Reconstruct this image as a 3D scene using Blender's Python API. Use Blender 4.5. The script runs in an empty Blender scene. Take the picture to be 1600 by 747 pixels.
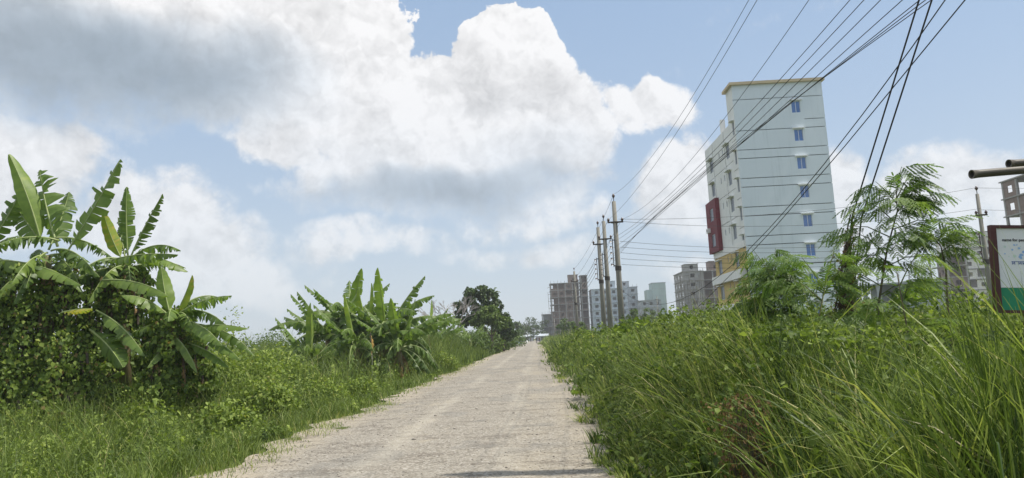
import bpy, bmesh, math, random
import numpy as np
from math import sin, cos, pi, radians
from mathutils import Vector, Matrix
random.seed(7); rng = np.random.default_rng(7)
SC = bpy.context.scene; COL = SC.collection; D = bpy.data

# ------------------------------------------------------------------ camera
EYE = 1.6; FPX = 1110.0
PITCH, YAW, ROLL = 0.138845, 0.027426, -0.047
cam = D.objects.new('camera', D.cameras.new('camera')); COL.objects.link(cam); SC.camera = cam
CM = Matrix.Rotation(YAW, 3, 'Z') @ Matrix.Rotation(pi/2+PITCH, 3, 'X') @ Matrix.Rotation(ROLL, 3, 'Z')
cam.matrix_world = Matrix.Translation((0, 0, EYE)) @ CM.to_4x4()
cam.data.sensor_width = 36.0; cam.data.lens = 36.0*FPX/1600.0
cam.data.clip_start = 0.05; cam.data.clip_end = 5000

def ray(u, v):                                   # direction per metre of depth (+Y) seen at a spot of the photograph
    d = CM @ Vector(((u-800)/FPX, -(v-373.5)/FPX, -1)); return d/d.y
def at(u, v, y):
    d = ray(u, v); return Vector((d.x*y, y, EYE+d.z*y))

# ------------------------------------------------------------------ light
SUN_EL, SUN_AZ = radians(57), radians(91.5)        # azimuth clockwise from +Y
SUN_DIR = Vector((sin(SUN_AZ)*cos(SUN_EL), cos(SUN_AZ)*cos(SUN_EL), sin(SUN_EL)))
sl = D.lights.new('sun', 'SUN'); sl.energy = 5.0; sl.angle = radians(0.53); sl.color = (1.0, 0.94, 0.84)
so = D.objects.new('sun', sl); COL.objects.link(so); so.location = (30, 0, 60)
so.rotation_euler = SUN_DIR.to_track_quat('Z', 'Y').to_euler()
SC.view_settings.view_transform = 'Standard'; SC.view_settings.look = 'None'
SC.view_settings.exposure = 0.0; SC.view_settings.gamma = 1.0

class X:                                         # small expression wrapper for shader math
    def __init__(s, nt, sock): s.nt, s.s = nt, sock
    def _m(s, op, *a, clamp=False):
        n = s.nt.nodes.new('ShaderNodeMath'); n.operation = op; n.use_clamp = clamp
        for i, v in enumerate((s,)+a):
            if isinstance(v, X): s.nt.links.new(v.s, n.inputs[i])
            else: n.inputs[i].default_value = v
        return X(s.nt, n.outputs[0])
    def __add__(s, o): return s._m('ADD', o)
    def __sub__(s, o): return s._m('SUBTRACT', o)
    def __mul__(s, o): return s._m('MULTIPLY', o)
    def __truediv__(s, o): return s._m('DIVIDE', o)
    def max(s, o): return s._m('MAXIMUM', o)
    def min(s, o): return s._m('MINIMUM', o)
    def pow(s, o): return s._m('POWER', o)
    def clamp(s): return s._m('ADD', 0.0, clamp=True)
    def smax(s, o, k): return s._m('SMOOTH_MAX', o, k)
    def step(s, a, b):
        n = s.nt.nodes.new('ShaderNodeMapRange'); n.interpolation_type = 'SMOOTHSTEP'
        s.nt.links.new(s.s, n.inputs[0]); n.inputs[1].default_value = a; n.inputs[2].default_value = b
        return X(s.nt, n.outputs[0])

def vmath(nt, op, *a):
    n = nt.nodes.new('ShaderNodeVectorMath'); n.operation = op
    for i, v in enumerate(a):
        if hasattr(v, 'links') or isinstance(v, bpy.types.NodeSocket): nt.links.new(v, n.inputs[i])
        elif op == 'SCALE' and i == 1: n.inputs['Scale'].default_value = v
        else: n.inputs[i].default_value = v
    return n.outputs['Value'] if op in ('DOT_PRODUCT', 'LENGTH') else n.outputs['Vector']
def mixc(nt, fac, a, b, mode='MIX'):
    n = nt.nodes.new('ShaderNodeMix'); n.data_type = 'RGBA'; n.blend_type = mode
    for k, v in ((0, fac), (6, a), (7, b)):
        if isinstance(v, X): nt.links.new(v.s, n.inputs[k])
        elif isinstance(v, bpy.types.NodeSocket): nt.links.new(v, n.inputs[k])
        elif k == 0: n.inputs[k].default_value = v
        else: n.inputs[k].default_value = (*v, 1) if len(v) == 3 else v
    return n.outputs[2]
def noise(nt, vec, scale, detail=4, rough=0.5, out='Fac'):
    n = nt.nodes.new('ShaderNodeTexNoise'); n.inputs['Scale'].default_value = scale
    n.inputs['Detail'].default_value = detail; n.inputs['Roughness'].default_value = rough
    if vec is not None: nt.links.new(vec, n.inputs['Vector'])
    return n.outputs[out]

SKY_K = 0.1
def build_world():
    w = D.worlds.new('World'); SC.world = w; w.use_nodes = True
    nt = w.node_tree; nt.nodes.clear()
    out = nt.nodes.new('ShaderNodeOutputWorld'); bg = nt.nodes.new('ShaderNodeBackground')
    nt.links.new(bg.outputs[0], out.inputs[0]); bg.inputs[1].default_value = SKY_K
    sky = nt.nodes.new('ShaderNodeTexSky'); sky.sky_type = 'NISHITA'; sky.sun_disc = False
    sky.sun_elevation = SUN_EL; sky.sun_rotation = SUN_AZ
    sky.air_density = 1.0; sky.dust_density = 0.6; sky.ozone_density = 1.6
    tc = nt.nodes.new('ShaderNodeTexCoord'); d = tc.outputs['Generated']
    sp = nt.nodes.new('ShaderNodeSeparateXYZ'); nt.links.new(d, sp.inputs[0])
    dx, dy, dz = (X(nt, sp.outputs[i]) for i in range(3))
    az = dx._m('ARCTAN2', dy); el = dz._m('ARCSINE')
    cx = nt.nodes.new('ShaderNodeCombineXYZ'); nt.links.new(az.s, cx.inputs[0]); nt.links.new(el.s, cx.inputs[1])
    # two scales of warp, so the cloud outlines are ragged
    w1 = vmath(nt, 'SCALE', vmath(nt, 'SUBTRACT', noise(nt, d, 5.5, 3, .55, 'Color'), (.5, .5, .5)), .13)
    P = vmath(nt, 'ADD', cx.outputs[0], w1)
    def blob(field, u, v, ru, rv, k=1.0):
        r = ray(u, v).normalized(); a = math.atan2(r.x, r.y); e = math.asin(r.z)
        iu, iv = FPX/ru*(1+.0*u), FPX/rv
        q = vmath(nt, 'MULTIPLY_ADD', P, (iu, iv, 0), (-a*iu, -e*iv, 0))
        k *= max(.34, min(1.0, min(ru, rv)/80)); f = X(nt, vmath(nt, 'DOT_PRODUCT', q, q))*(-k)+k
        return f if field is None else field.smax(f, .14)
    F = None
    for b in ((60, 20, 420, 140), (380, 60, 250, 140), (330, 140, 170, 66), (470, 190, 130, 78), (520, 5, 90, 50),
              (578, 108, 54, 52), (600, 190, 180, 78), (800, 112, 98, 86), (720, 130, 60, 50), (850, 210, 108, 128), (700, 200, 190, 110),
              (640, 290, 220, 50), (700, 280, 260, 80), (820, 320, 140, 46), (985, 146, 50, 36), (1022, 156, 44, 30), (960, 150, 40, 40), (60, 250, 84, 64), (-60, 290, 120, 90),
              (250, 350, 105, 76), (330, 400, 130, 62), (390, 420, 90, 45), (530, 375, 80, 26), (640, 380, 60, 20), (820, 345, 150, 34),
              (1058, 275, 66, 75), (1080, 330, 90, 40), (1310, 280, 60, 62), (1500, 300, 110, 60), (1400, 360, 150, 40), (1620, 330, 120, 50),
              (560, 392, 170, 20), (820, 398, 150, 24), (200, 440, 260, 40), (1200, 420, 200, 30)):
        F = blob(F, *b)
    wisps = None
    for b in ((1085, 108, 45, 24), (1175, 55, 60, 26), (1280, 8, 50, 18), (1120, 25, 50, 14)):
        wisps = blob(wisps, *b)
    dark = None
    for b in ((150, 100, 360, 110, 1.15), (250, 165, 210, 62, 1.0), (470, 185, 110, 40, .45), (690, 306, 290, 56, 1.25), (830, 250, 170, 60, .45), (560, 260, 160, 40, .4),
              (790, 170, 120, 30, .30), (640, 220, 90, 26, .28), (900, 250, 60, 30, .25), (1070, 330, 70, 25, .3), (40, 320, 120, 30, .25)):
        dark = blob(dark, *b)
    # elsewhere round the horizon: the same kind of broken cumulus
    gen = X(nt, noise(nt, vmath(nt, 'MULTIPLY', d, (1, 1, 2.2)), 2.3, 4, .5))
    outside = az._m('ABSOLUTE').step(.72, .95).max(el.step(.5, .7))
    F = F.max(((gen-.52)*6.0)-((outside*-4.0)+4.0))
    dark = dark.max((((gen-.64)*5.0)-((outside*-4.0)+4.0)).min(.7))
    def billow(vec, sc, det):
        v = nt.nodes.new('ShaderNodeTexVoronoi'); v.feature = 'F1'; v.inputs['Scale'].default_value = sc
        v.inputs['Detail'].default_value = det; v.inputs['Roughness'].default_value = .55; v.inputs['Lacunarity'].default_value = 2.3
        v.normalize = True
        nt.links.new(vec, v.inputs['Vector']); return X(nt, v.outputs['Distance'])*-1.0+1.0
    dw = vmath(nt, 'ADD', d, vmath(nt, 'SCALE', vmath(nt, 'SUBTRACT', noise(nt, d, 18, 5, .62, 'Color'), (.5, .5, .5)), .055))
    LD = (.55, 0, .83)                               # towards the light, as the cloud heads see it
    b0 = billow(dw, 13, 3.2); b1 = billow(vmath(nt, 'ADD', dw, tuple(.014*c for c in LD)), 13, 3.2)
    s0 = X(nt, noise(nt, d, 7, 5, .55)); s1 = X(nt, noise(nt, vmath(nt, 'ADD', d, tuple(.05*c for c in LD)), 7, 5, .55))
    fine = X(nt, noise(nt, d, 34, 7, .62))
    soft = X(nt, noise(nt, d, 3.1, 3, .5))
    dk = (dark+(s0-.5)*.35+(b0-.6)*.12).step(-.05, 1.25)
    dens = F+(b0-.6)*(dk*-.9+1.25)+(s0-.5)*.8+(fine-.5)*.8
    edge = dk*.5+.07+(el.step(.12, .46)*-.62+.62)
    alpha = (dens/edge).clamp().step(.0, 1.0)
    wal = ((wisps*1.0+(fine-.5)*2.2+(s0-.5)).step(.1, 1.5))*.6
    alpha = alpha.max(wal)
    relief = ((b0-b1)*1.15+(s0-s1)*.75+(fine-.5)*.08)*(dk*-.75+1.0)
    lum = (relief*1.0+.95)-dk*.50
    lum = lum.max(.30).min(1.02)
    tint = mixc(nt, dk, (1.0, .99, .985), (.77, .91, 1.05))
    cl = vmath(nt, 'SCALE', tint, 1.0)
    nt.links.new((lum*(1/SKY_K)).s, cl.node.inputs['Scale'])
    # milky air towards the horizon
    base = mixc(nt, (el._m('ABSOLUTE')*-3.9)._m('EXPONENT')*1.0, mixc(nt, .55, sky.outputs[0], (4.3, 6.4, 9.6)), (6.5, 7.25, 7.75))
    full = mixc(nt, alpha*(((el._m('ABSOLUTE')*-5.5)._m('EXPONENT')*-.85)+1.0), base, cl)
    nt.links.new(full, bg.inputs[0])
build_world()

# ------------------------------------------------------------------ helpers
class MB:                                        # collects polygons and links them as one mesh object
    def __init__(s): s.v, s.f, s.m = [], [], []
    def quad(s, a, b, c, d, m=0):
        n = len(s.v); s.v += [tuple(a), tuple(b), tuple(c), tuple(d)]; s.f.append((n, n+1, n+2, n+3)); s.m.append(m)
    def box(s, x0, x1, y0, y1, z0, z1, m=0):
        n = len(s.v)
        s.v += [(x0,y0,z0),(x1,y0,z0),(x1,y1,z0),(x0,y1,z0),(x0,y0,z1),(x1,y0,z1),(x1,y1,z1),(x0,y1,z1)]
        for q in ((3,2,1,0),(4,5,6,7),(0,1,5,4),(1,2,6,5),(2,3,7,6),(3,0,4,7)): s.f.append(tuple(n+i for i in q)); s.m.append(m)
        return s
    def tube(s, pts, rad, sides=8, m=0, caps=True):
        pts = [Vector(p) for p in pts]; k = len(pts)
        rad = rad if isinstance(rad, (list, tuple)) else [rad]*k
        n0 = len(s.v); up = None
        for i, p in enumerate(pts):
            t = (pts[min(i+1, k-1)]-pts[max(i-1, 0)]).normalized()
            if up is None: up = t.orthogonal().normalized()
            up = (up-t*up.dot(t)).normalized(); sd = t.cross(up)
            for j in range(sides):
                a = 2*pi*j/sides; s.v.append(tuple(p+(up*cos(a)+sd*sin(a))*rad[i]))
        for i in range(k-1):
            for j in range(sides):
                a = n0+i*sides+j; b = n0+i*sides+(j+1) % sides
                s.f.append((a, b, b+sides, a+sides)); s.m.append(m)
        if caps:
            s.f.append(tuple(n0+j for j in range(sides))[::-1]); s.m.append(m)
            s.f.append(tuple(n0+(k-1)*sides+j for j in range(sides))); s.m.append(m)
        return s
    def mesh(s, name, mats, smooth=False):
        me = D.meshes.new(name); me.from_pydata(s.v, [], s.f)
        for m in (mats if isinstance(mats, (list, tuple)) else [mats]): me.materials.append(m)
        if any(s.m): me.polygons.foreach_set('material_index', s.m)
        if smooth: me.polygons.foreach_set('use_smooth', [True]*len(s.f))
        me.update(); return me
    def build(s, name, mats, parent=None, smooth=False, origin=None):
        if origin is not None:
            o = Vector(origin); s.v = [tuple(Vector(p)-o) for p in s.v]
        return link(name, s.mesh(name, mats, smooth), parent)
def link(name, me, parent=None):
    o = D.objects.new(name, me); COL.objects.link(o)
    if parent is not None: o.parent = parent
    return o
def tag(o, label=None, cat=None, group=None, kind=None):
    if label: o['label'] = label
    if cat: o['category'] = cat
    if group: o['group'] = group
    if kind: o['kind'] = kind
    return o
def empty(name, loc, label=None, cat=None, group=None, rz=0):
    o = D.objects.new(name, None); COL.objects.link(o); o.location = loc; o.rotation_euler.z = rz; o.empty_display_size = .2
    return tag(o, label, cat, group)
def copy_tree(o, parent=None):
    c = o.copy(); COL.objects.link(c); c.parent = parent
    for ch in list(o.children): copy_tree(ch, c)
    return c

def np_mesh(name, V, F, tint=None, mats=(), smooth=False):      # V (n,3), F (m,k)
    me = D.meshes.new(name); n, m, k = len(V), len(F), F.shape[1]
    me.vertices.add(n); me.vertices.foreach_set('co', np.ascontiguousarray(V, np.float32).ravel())
    me.loops.add(m*k); me.loops.foreach_set('vertex_index', np.ascontiguousarray(F, np.int32).ravel())
    me.polygons.add(m); me.polygons.foreach_set('loop_start', np.arange(0, m*k, k, dtype=np.int32))
    me.polygons.foreach_set('loop_total', np.full(m, k, np.int32))
    if smooth: me.polygons.foreach_set('use_smooth', np.ones(m, bool))
    me.update(calc_edges=True)
    if tint is not None:
        a = me.attributes.new('tint', 'FLOAT', 'FACE'); a.data.foreach_set('value', np.ascontiguousarray(tint, np.float32))
    for x in (mats if isinstance(mats, (list, tuple)) else [mats]): me.materials.append(x)
    return me

# ------------------------------------------------------------------ materials
def ramp(nt, fac, stops):
    n = nt.nodes.new('ShaderNodeValToRGB'); e = n.color_ramp.elements
    while len(e) < len(stops): e.new(.5)
    for i, (p, c) in enumerate(stops): e[i].position = p; e[i].color = (*c, 1)
    nt.links.new(fac.s if isinstance(fac, X) else fac, n.inputs[0]); return n.outputs[0]
def new_mat(name):
    m = D.materials.new(name); m.use_nodes = True; nt = m.node_tree
    return m, nt, nt.nodes['Principled BSDF'], nt.nodes['Material Output']
def bump(nt, bs, h, strength=.3, dist=.02):
    b = nt.nodes.new('ShaderNodeBump'); b.inputs['Strength'].default_value = strength; b.inputs['Distance'].default_value = dist
    nt.links.new(h.s if isinstance(h, X) else h, b.inputs['Height']); nt.links.new(b.outputs[0], bs.inputs['Normal'])
def surf(name, col, col2=None, scale=3.0, rough=.8, bmp=.2, bscale=40, streak=0, metallic=0, spec=.4, stretch=(1,1,1), dirt=None):
    m, nt, bs, out = new_mat(name)
    g = nt.nodes.new('ShaderNodeTexCoord').outputs['Object']
    col2 = col2 or tuple(c*.78 for c in col)
    v = vmath(nt, 'MULTIPLY', g, stretch)
    c = ramp(nt, noise(nt, v, scale, 5, .6), [(.3, col), (.7, col2)])
    if dirt:                                    # rain streaks and blotches of grime
        f = X(nt, noise(nt, vmath(nt, 'MULTIPLY', g, (1.6, 1.6, .12)), 1.3, 5, .65)).step(.5, .78)*dirt[1]
        c = mixc(nt, f, c, dirt[0])
    nt.links.new(c, bs.inputs['Base Color']); bs.inputs['Roughness'].default_value = rough
    bs.inputs['Metallic'].default_value = metallic; bs.inputs['Specular IOR Level'].default_value = spec
    if bmp: bump(nt, bs, noise(nt, v, bscale, 4, .6), bmp, .01)
    return m
def leaf_mat(name, stops, trans=.35, rough=.5, spec=.35, nscale=0, tcol=1.3):
    m, nt, bs, out = new_mat(name)
    a = nt.nodes.new('ShaderNodeAttribute'); a.attribute_name = 'tint'
    f = X(nt, a.outputs['Fac'])
    if nscale:
        g = nt.nodes.new('ShaderNodeTexCoord').outputs['Object']
        f = (f+(X(nt, noise(nt, g, nscale, 4, .6))-.5)*.5).clamp()
    c = ramp(nt, f, stops)
    nt.links.new(c, bs.inputs['Base Color']); bs.inputs['Roughness'].default_value = rough; bs.inputs['Specular IOR Level'].default_value = spec
    tr = nt.nodes.new('ShaderNodeBsdfTranslucent')
    nt.links.new(mixc(nt, 1.0, c, (tcol*1.05, tcol*1.1, tcol*.5), 'MULTIPLY'), tr.inputs['Color'])
    mx = nt.nodes.new('ShaderNodeMixShader'); mx.inputs[0].default_value = trans
    nt.links.new(bs.outputs[0], mx.inputs[1]); nt.links.new(tr.outputs[0], mx.inputs[2]); nt.links.new(mx.outputs[0], out.inputs[0])
    return m

G_TALL = leaf_mat('tall_grass', [(0, (.045, .08, .018)), (.35, (.145, .205, .045)), (.7, (.33, .40, .105)), (.93, (.50, .50, .18)), (1, (.50, .44, .27))], .30, .5, .28)
G_LOW = leaf_mat('verge_grass', [(0, (.065, .10, .022)), (.5, (.16, .22, .048)), (.85, (.30, .36, .10)), (1, (.42, .38, .16))], .32, .5, .3)
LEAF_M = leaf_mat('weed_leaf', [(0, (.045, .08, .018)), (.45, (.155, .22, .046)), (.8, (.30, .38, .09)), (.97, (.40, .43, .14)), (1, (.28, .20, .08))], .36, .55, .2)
VINE_M = leaf_mat('vine_leaf', [(0, (.045, .08, .02)), (.5, (.145, .215, .042)), (.85, (.28, .36, .075)), (.97, (.34, .38, .10)), (1, (.30, .22, .10))], .34, .5, .25)
BAN_M = leaf_mat('banana_leaf', [(0, (.05, .09, .025)), (.45, (.13, .205, .045)), (.75, (.22, .31, .065)), (.95, (.31, .37, .06)), (1, (.42, .36, .08))], .42, .42, .4, 6)
DEADLEAF = leaf_mat('dry_leaf', [(0, (.10, .065, .035)), (.6, (.26, .17, .08)), (1, (.50, .32, .10))], .2, .8, .1, 8)
TREE_M = leaf_mat('tree_leaf', [(0, (.035, .065, .02)), (.6, (.085, .135, .036)), (1, (.10, .17, .04))], .25, .5, .35)
TREE_L = leaf_mat('tree_leaf_light', [(0, (.055, .10, .025)), (.6, (.13, .195, .045)), (1, (.22, .29, .08))], .35, .5, .35)
FROND_M = leaf_mat('feathery_leaf', [(0, (.05, .10, .03)), (.5, (.11, .19, .05)), (1, (.25, .34, .09))], .4, .45, .35)
STEM_M = surf('green_stem', (.10, .15, .05), (.16, .16, .07), 12)
BARK_M = surf('bark', (.10, .075, .05), (.17, .14, .10), 14, .9, .5)
PALEBARK = surf('pale_bark', (.40, .36, .34), (.30, .27, .25), 14, .9, .5)
PSEUDO = surf('banana_stem', (.16, .17, .07), (.20, .13, .07), 5, .6, .3, stretch=(1, 1, .3))
MIDRIB = surf('banana_midrib', (.24, .32, .10), (.30, .34, .14), 5, .45)
DRYSTEM = surf('dry_stem', (.05, .04, .032), (.11, .085, .06), 20, .9, .4)
CONC = surf('concrete', (.36, .35, .33), (.26, .255, .25), 1.1, .9, .4, 14, dirt=((.15, .14, .13), .55))
POLE_M = surf('pole_concrete', (.25, .24, .205), (.19, .183, .16), 2.5, .85, .4, 30, stretch=(1, 1, .3), dirt=((.2, .17, .13), .5))
IRON = surf('dark_iron', (.05, .048, .047), (.09, .07, .06), 9, .6, .2, metallic=.5)
WIRE_M = surf('wire', (.022, .022, .024), (.03, .03, .03), 3, .6, 0)
PORC = surf('brown_porcelain', (.06, .03, .025), (.09, .05, .04), 6, .3, 0, spec=.6)
DARK_M = surf('dark_interior', (.055, .052, .05), (.035, .033, .032), 1, .95, 0)
BRICK_M = surf('raw_brick', (.24, .175, .145), (.18, .13, .11), 1.3, .95, .4, 9, dirt=((.34, .32, .30), .5))
PALE_BLUE = surf('pale_blue_paint', (.68, .745, .785), (.64, .71, .75), .35, .75, .08, 20, dirt=((.48, .54, .56), .4))
OFFWHITE = surf('off_white_paint', (.77, .785, .775), (.71, .725, .715), .5, .8, .08, 20, dirt=((.5, .5, .45), .35))
WHITE_P = surf('white_paint', (.82, .82, .80), (.76, .76, .74), 1, .7, .05, dirt=((.5, .5, .47), .3))
MAROON = surf('maroon_paint', (.17, .016, .03), (.13, .014, .025), .8, .7, .06)
MUSTARD = surf('mustard_paint', (.56, .42, .16), (.49, .36, .135), .8, .8, .08, dirt=((.33, .26, .13), .35))
TAN_P = surf('tan_paint', (.58, .47, .30), (.50, .40, .26), .9, .8, .05)
CREAM_P = surf('cream_paint', (.74, .72, .66), (.66, .64, .58), .6, .8, .05, dirt=((.45, .44, .4), .35))
TEAL_P = surf('pale_green_paint', (.42, .52, .49), (.37, .46, .44), .4, .85, .05, dirt=((.26, .3, .29), .4))
GREY_B = surf('grey_render', (.40, .43, .45), (.33, .36, .38), .4, .9, .1, dirt=((.2, .21, .22), .4))
BLUEGREY = surf('blue_grey_paint', (.46, .52, .57), (.40, .46, .51), .4, .85, .05, dirt=((.25, .28, .3), .4))
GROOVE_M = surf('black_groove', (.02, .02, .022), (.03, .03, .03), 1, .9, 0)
ALU = surf('aluminium_frame', (.62, .66, .70), (.55, .6, .64), 3, .4, 0, metallic=.3)
BAMBOO = surf('old_bamboo', (.10, .085, .06), (.045, .04, .032), 7, .55, .25, 30, stretch=(.4, 4, 4))
REDFRAME = surf('maroon_metal_frame', (.085, .022, .02), (.06, .018, .017), 9, .5, .15)
SIGN_W = surf('sign_white', (.80, .81, .81), (.76, .77, .77), 4, .45, 0, dirt=((.62, .62, .58), .25))
SIGN_G = surf('sign_green', (.012, .25, .12), (.012, .22, .10), 4, .45, 0)
def flat(name, c, rough=.5): return surf(name, c, tuple(x*.93 for x in c), 8, rough, 0)
INK_B = flat('ink_black', (.03, .03, .035)); INK_N = flat('ink_navy', (.08, .13, .34)); INK_L = flat('ink_pale_blue', (.30, .48, .78))
INK_R = flat('ink_red', (.62, .03, .06)); INK_P = flat('ink_map_green', (.62, .74, .66))
def glass_mat(name, c, rough=.08):
    m, nt, bs, out = new_mat(name)
    g = nt.nodes.new('ShaderNodeTexCoord').outputs['Object']
    nt.links.new(ramp(nt, noise(nt, g, .9, 2), [(.3, c), (.7, tuple(x*.7 for x in c))]), bs.inputs['Base Color'])
    bs.inputs['Roughness'].default_value = rough; bs.inputs['Specular IOR Level'].default_value = .8
    return m
GLASS_B = glass_mat('blue_glass', (.07, .20, .52)); GLASS_D = glass_mat('dark_glass', (.05, .075, .13), .3)

# ------------------------------------------------------------------ ground and road
def lump(x, y, s, k=0.0):                        # cheap smooth pseudo noise
    return (np.sin(x*s+1.3+k)*np.cos(y*s*1.13+.7-k)+.5*np.sin(x*s*2.3+y*s*1.7+2.1+k)+.25*np.sin(x*s*4.9-y*s*4.1+k*2))/1.75
def ss(a, b, x): t = np.clip((x-a)/(b-a), 0, 1); return t*t*(3-2*t)
def left_edge(y): return -4.35+.24*lump(y*0+1, y, .55)+.10*np.sin(y*1.9)+.10*np.sin(y*4.3+1)
def right_edge(y): return 1.05+.18*lump(y*0+4, y, .6)+.1*np.sin(y*1.6+1)
def gz(x, y):
    l = ss(0, 2.6, left_edge(y)-x); r = ss(0, 1.6, x-right_edge(y))
    return -.03-.25*l+.30*r-.35*ss(4, 14, x)+.08*l*lump(x, y, .9)+.08*r*lump(x, y, 1.1)-.004
def axis(parts):
    return np.unique(np.concatenate([np.linspace(a, b, n) for a, b, n in parts]))
def grid_mesh(name, xs, ys, zf, mats, warp=None):
    Xg, Yg = np.meshgrid(xs, ys); Xw = warp(Xg, Yg) if warp else Xg
    V = np.stack([Xw, Yg, zf(Xw, Yg)], -1).reshape(-1, 3); nx, ny = len(xs), len(ys)
    i = (np.arange(ny-1)[:, None]*nx+np.arange(nx-1)[None]).ravel()
    return np_mesh(name, V, np.stack([i, i+1, i+1+nx, i+nx], -1), None, mats, True)
def ground_mat():
    m, nt, bs, out = new_mat('soil_and_turf')
    g = nt.nodes.new('ShaderNodeTexCoord').outputs['Object']
    c = ramp(nt, noise(nt, g, .8, 6, .65), [(.3, (.055, .085, .025)), (.55, (.10, .12, .045)), (.75, (.20, .16, .095))])
    nt.links.new(c, bs.inputs['Base Color']); bs.inputs['Roughness'].default_value = .95; bs.inputs['Specular IOR Level'].default_value = .1
    bump(nt, bs, noise(nt, g, 12, 5, .7), .6, .05); return m
tag(link('ground', grid_mesh('ground', axis([(-700, -40, 14), (-40, -12, 24), (-12, 12, 90), (12, 60, 20), (60, 700, 14)]),
    axis([(-60, 0, 20), (0, 30, 90), (30, 90, 60), (90, 300, 30), (300, 900, 10)]), gz, ground_mat())), kind='structure')

def road_mat():
    m, nt, bs, out = new_mat('worn_road')
    g = nt.nodes.new('ShaderNodeTexCoord').outputs['Object']
    sp = nt.nodes.new('ShaderNodeSeparateXYZ'); nt.links.new(g, sp.inputs[0]); x = X(nt, sp.outputs[0])
    big = X(nt, noise(nt, vmath(nt, 'MULTIPLY', g, (1, .35, 1)), .55, 5, .6))
    mid = X(nt, noise(nt, g, 2.4, 5, .65)); finen = X(nt, noise(nt, g, 30, 4, .7))
    vor = nt.nodes.new('ShaderNodeTexVoronoi'); vor.inputs['Scale'].default_value = 34; nt.links.new(g, vor.inputs['Vector'])
    stone = ramp(nt, vor.outputs['Color'], [(0, (.13, .115, .092)), (.4, (.265, .24, .198)), (.8, (.355, .325, .275)), (1, (.51, .48, .43))])
    sand = ramp(nt, finen, [(.25, (.335, .285, .21)), (.75, (.445, .39, .295))])
    # sand has blown over both edges and lies in the worn strips
    e = (x+1.62)._m('ABSOLUTE'); edge = (e+(mid-.5)*1.6+(big-.5)*2.2).step(1.5, 3.0)
    tr = ((x+.15)._m('ABSOLUTE')*-1.0+.55+(mid-.5)*.9).step(.0, .6)*.55
    cover = edge.max(tr*big.step(.4, .62)).max((big+(mid-.5)*.5).step(.56, .74)*.75)
    c = mixc(nt, (cover*.82+(finen-.5)*.5).clamp(), stone, sand)
    # lines of crumbled, damp darker surface across the way
    cr = X(nt, noise(nt, vmath(nt, 'MULTIPLY', g, (.8, 2.6, 1)), 1.0, 6, .7)).step(.53, .58)*X(nt, noise(nt, g, 9, 4, .7)).step(.44, .54)
    c = mixc(nt, cr*.55, c, (.15, .125, .10))
    patch = X(nt, noise(nt, vmath(nt, 'MULTIPLY', g, (.9, .5, 1)), .7, 3, .5)).step(.55, .60)*(mid.step(.3, .45))
    c = mixc(nt, patch*.35, c, (.185, .18, .165))
    rut = ((x+.55)._m('ABSOLUTE').min((x+2.35)._m('ABSOLUTE'))*-1.0+.32+(mid-.5)*.5).step(0, .3)*(big.step(.35, .6))
    c = mixc(nt, rut*.35, c, (.47, .43, .35))
    spk = X(nt, noise(nt, g, 48, 3, .65)).step(.60, .70)
    c = mixc(nt, spk*.65, c, (.12, .105, .09))
    nt.links.new(c, bs.inputs['Base Color']); bs.inputs['Roughness'].default_value = .92; bs.inputs['Specular IOR Level'].default_value = .2
    h = X(nt, vor.outputs['Distance'])*-.7+finen*.6+mid*.8-cr*1.2
    bump(nt, bs, h, .6, .016); return m
def road_warp(x, y):
    t = (x+1.0); l = left_edge(y)-.25; r = right_edge(y)+.45
    return np.where(t < 0, -1.65+(l+1.65)*(-t), -1.65+(r+1.65)*t)
def road_z(x, y):
    c = 1-((x+1.65)/3.1)**2
    return .03*c-.02+.012*lump(x, y, 2.2)+.006*lump(x, y, 6.1, 2)-.025*ss(.55, .9, lump(x*.8, y*.5, 1.3, 5))
tag(link('road', grid_mesh('road', np.linspace(-2, 0, 60), axis([(-12, 4, 40), (4, 30, 300), (30, 80, 150), (80, 400, 100)]), road_z, road_mat(), road_warp)), kind='structure')

def stones(n):
    y = 6+34*rng.random(n)**1.9; t = rng.random(n)
    # most stones lie loose at the edges and in the crumbled lines
    x = np.where(t < .4, left_edge(y)+rng.gamma(1.6, .4, n)-.2, np.where(t < .62, right_edge(y)-rng.gamma(1.6, .3, n)+.2, -4.2+5.3*rng.random(n)))
    s = .003+.0045*rng.gamma(1.1, .9, n); z = road_z(x, y)
    o = np.array([[1,0,0],[0,1,0],[-1,0,0],[0,-1,0],[0,0,.7],[0,0,-.4]])
    V = o[None]*s[:, None, None]*(.6+.8*rng.random((n, 6, 1)))
    a = rng.random(n)*6.28; ca, sa = np.cos(a)[:, None], np.sin(a)[:, None]
    V = np.stack([V[..., 0]*ca-V[..., 1]*sa+x[:, None], V[..., 0]*sa+V[..., 1]*ca+y[:, None], V[..., 2]+z[:, None]+s[:, None]*.15], -1)
    f = np.array([[0,1,4],[1,2,4],[2,3,4],[3,0,4],[1,0,5],[2,1,5],[3,2,5],[0,3,5]])
    F = (np.arange(n)[:, None, None]*6+f[None]).reshape(-1, 3)
    return np_mesh('loose_gravel', V.reshape(-1, 3), F, None, surf('gravel', (.42, .38, .32), (.20, .18, .155), 30, .9, 0))
tag(link('loose_gravel', stones(16000)), kind='stuff')

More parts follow.
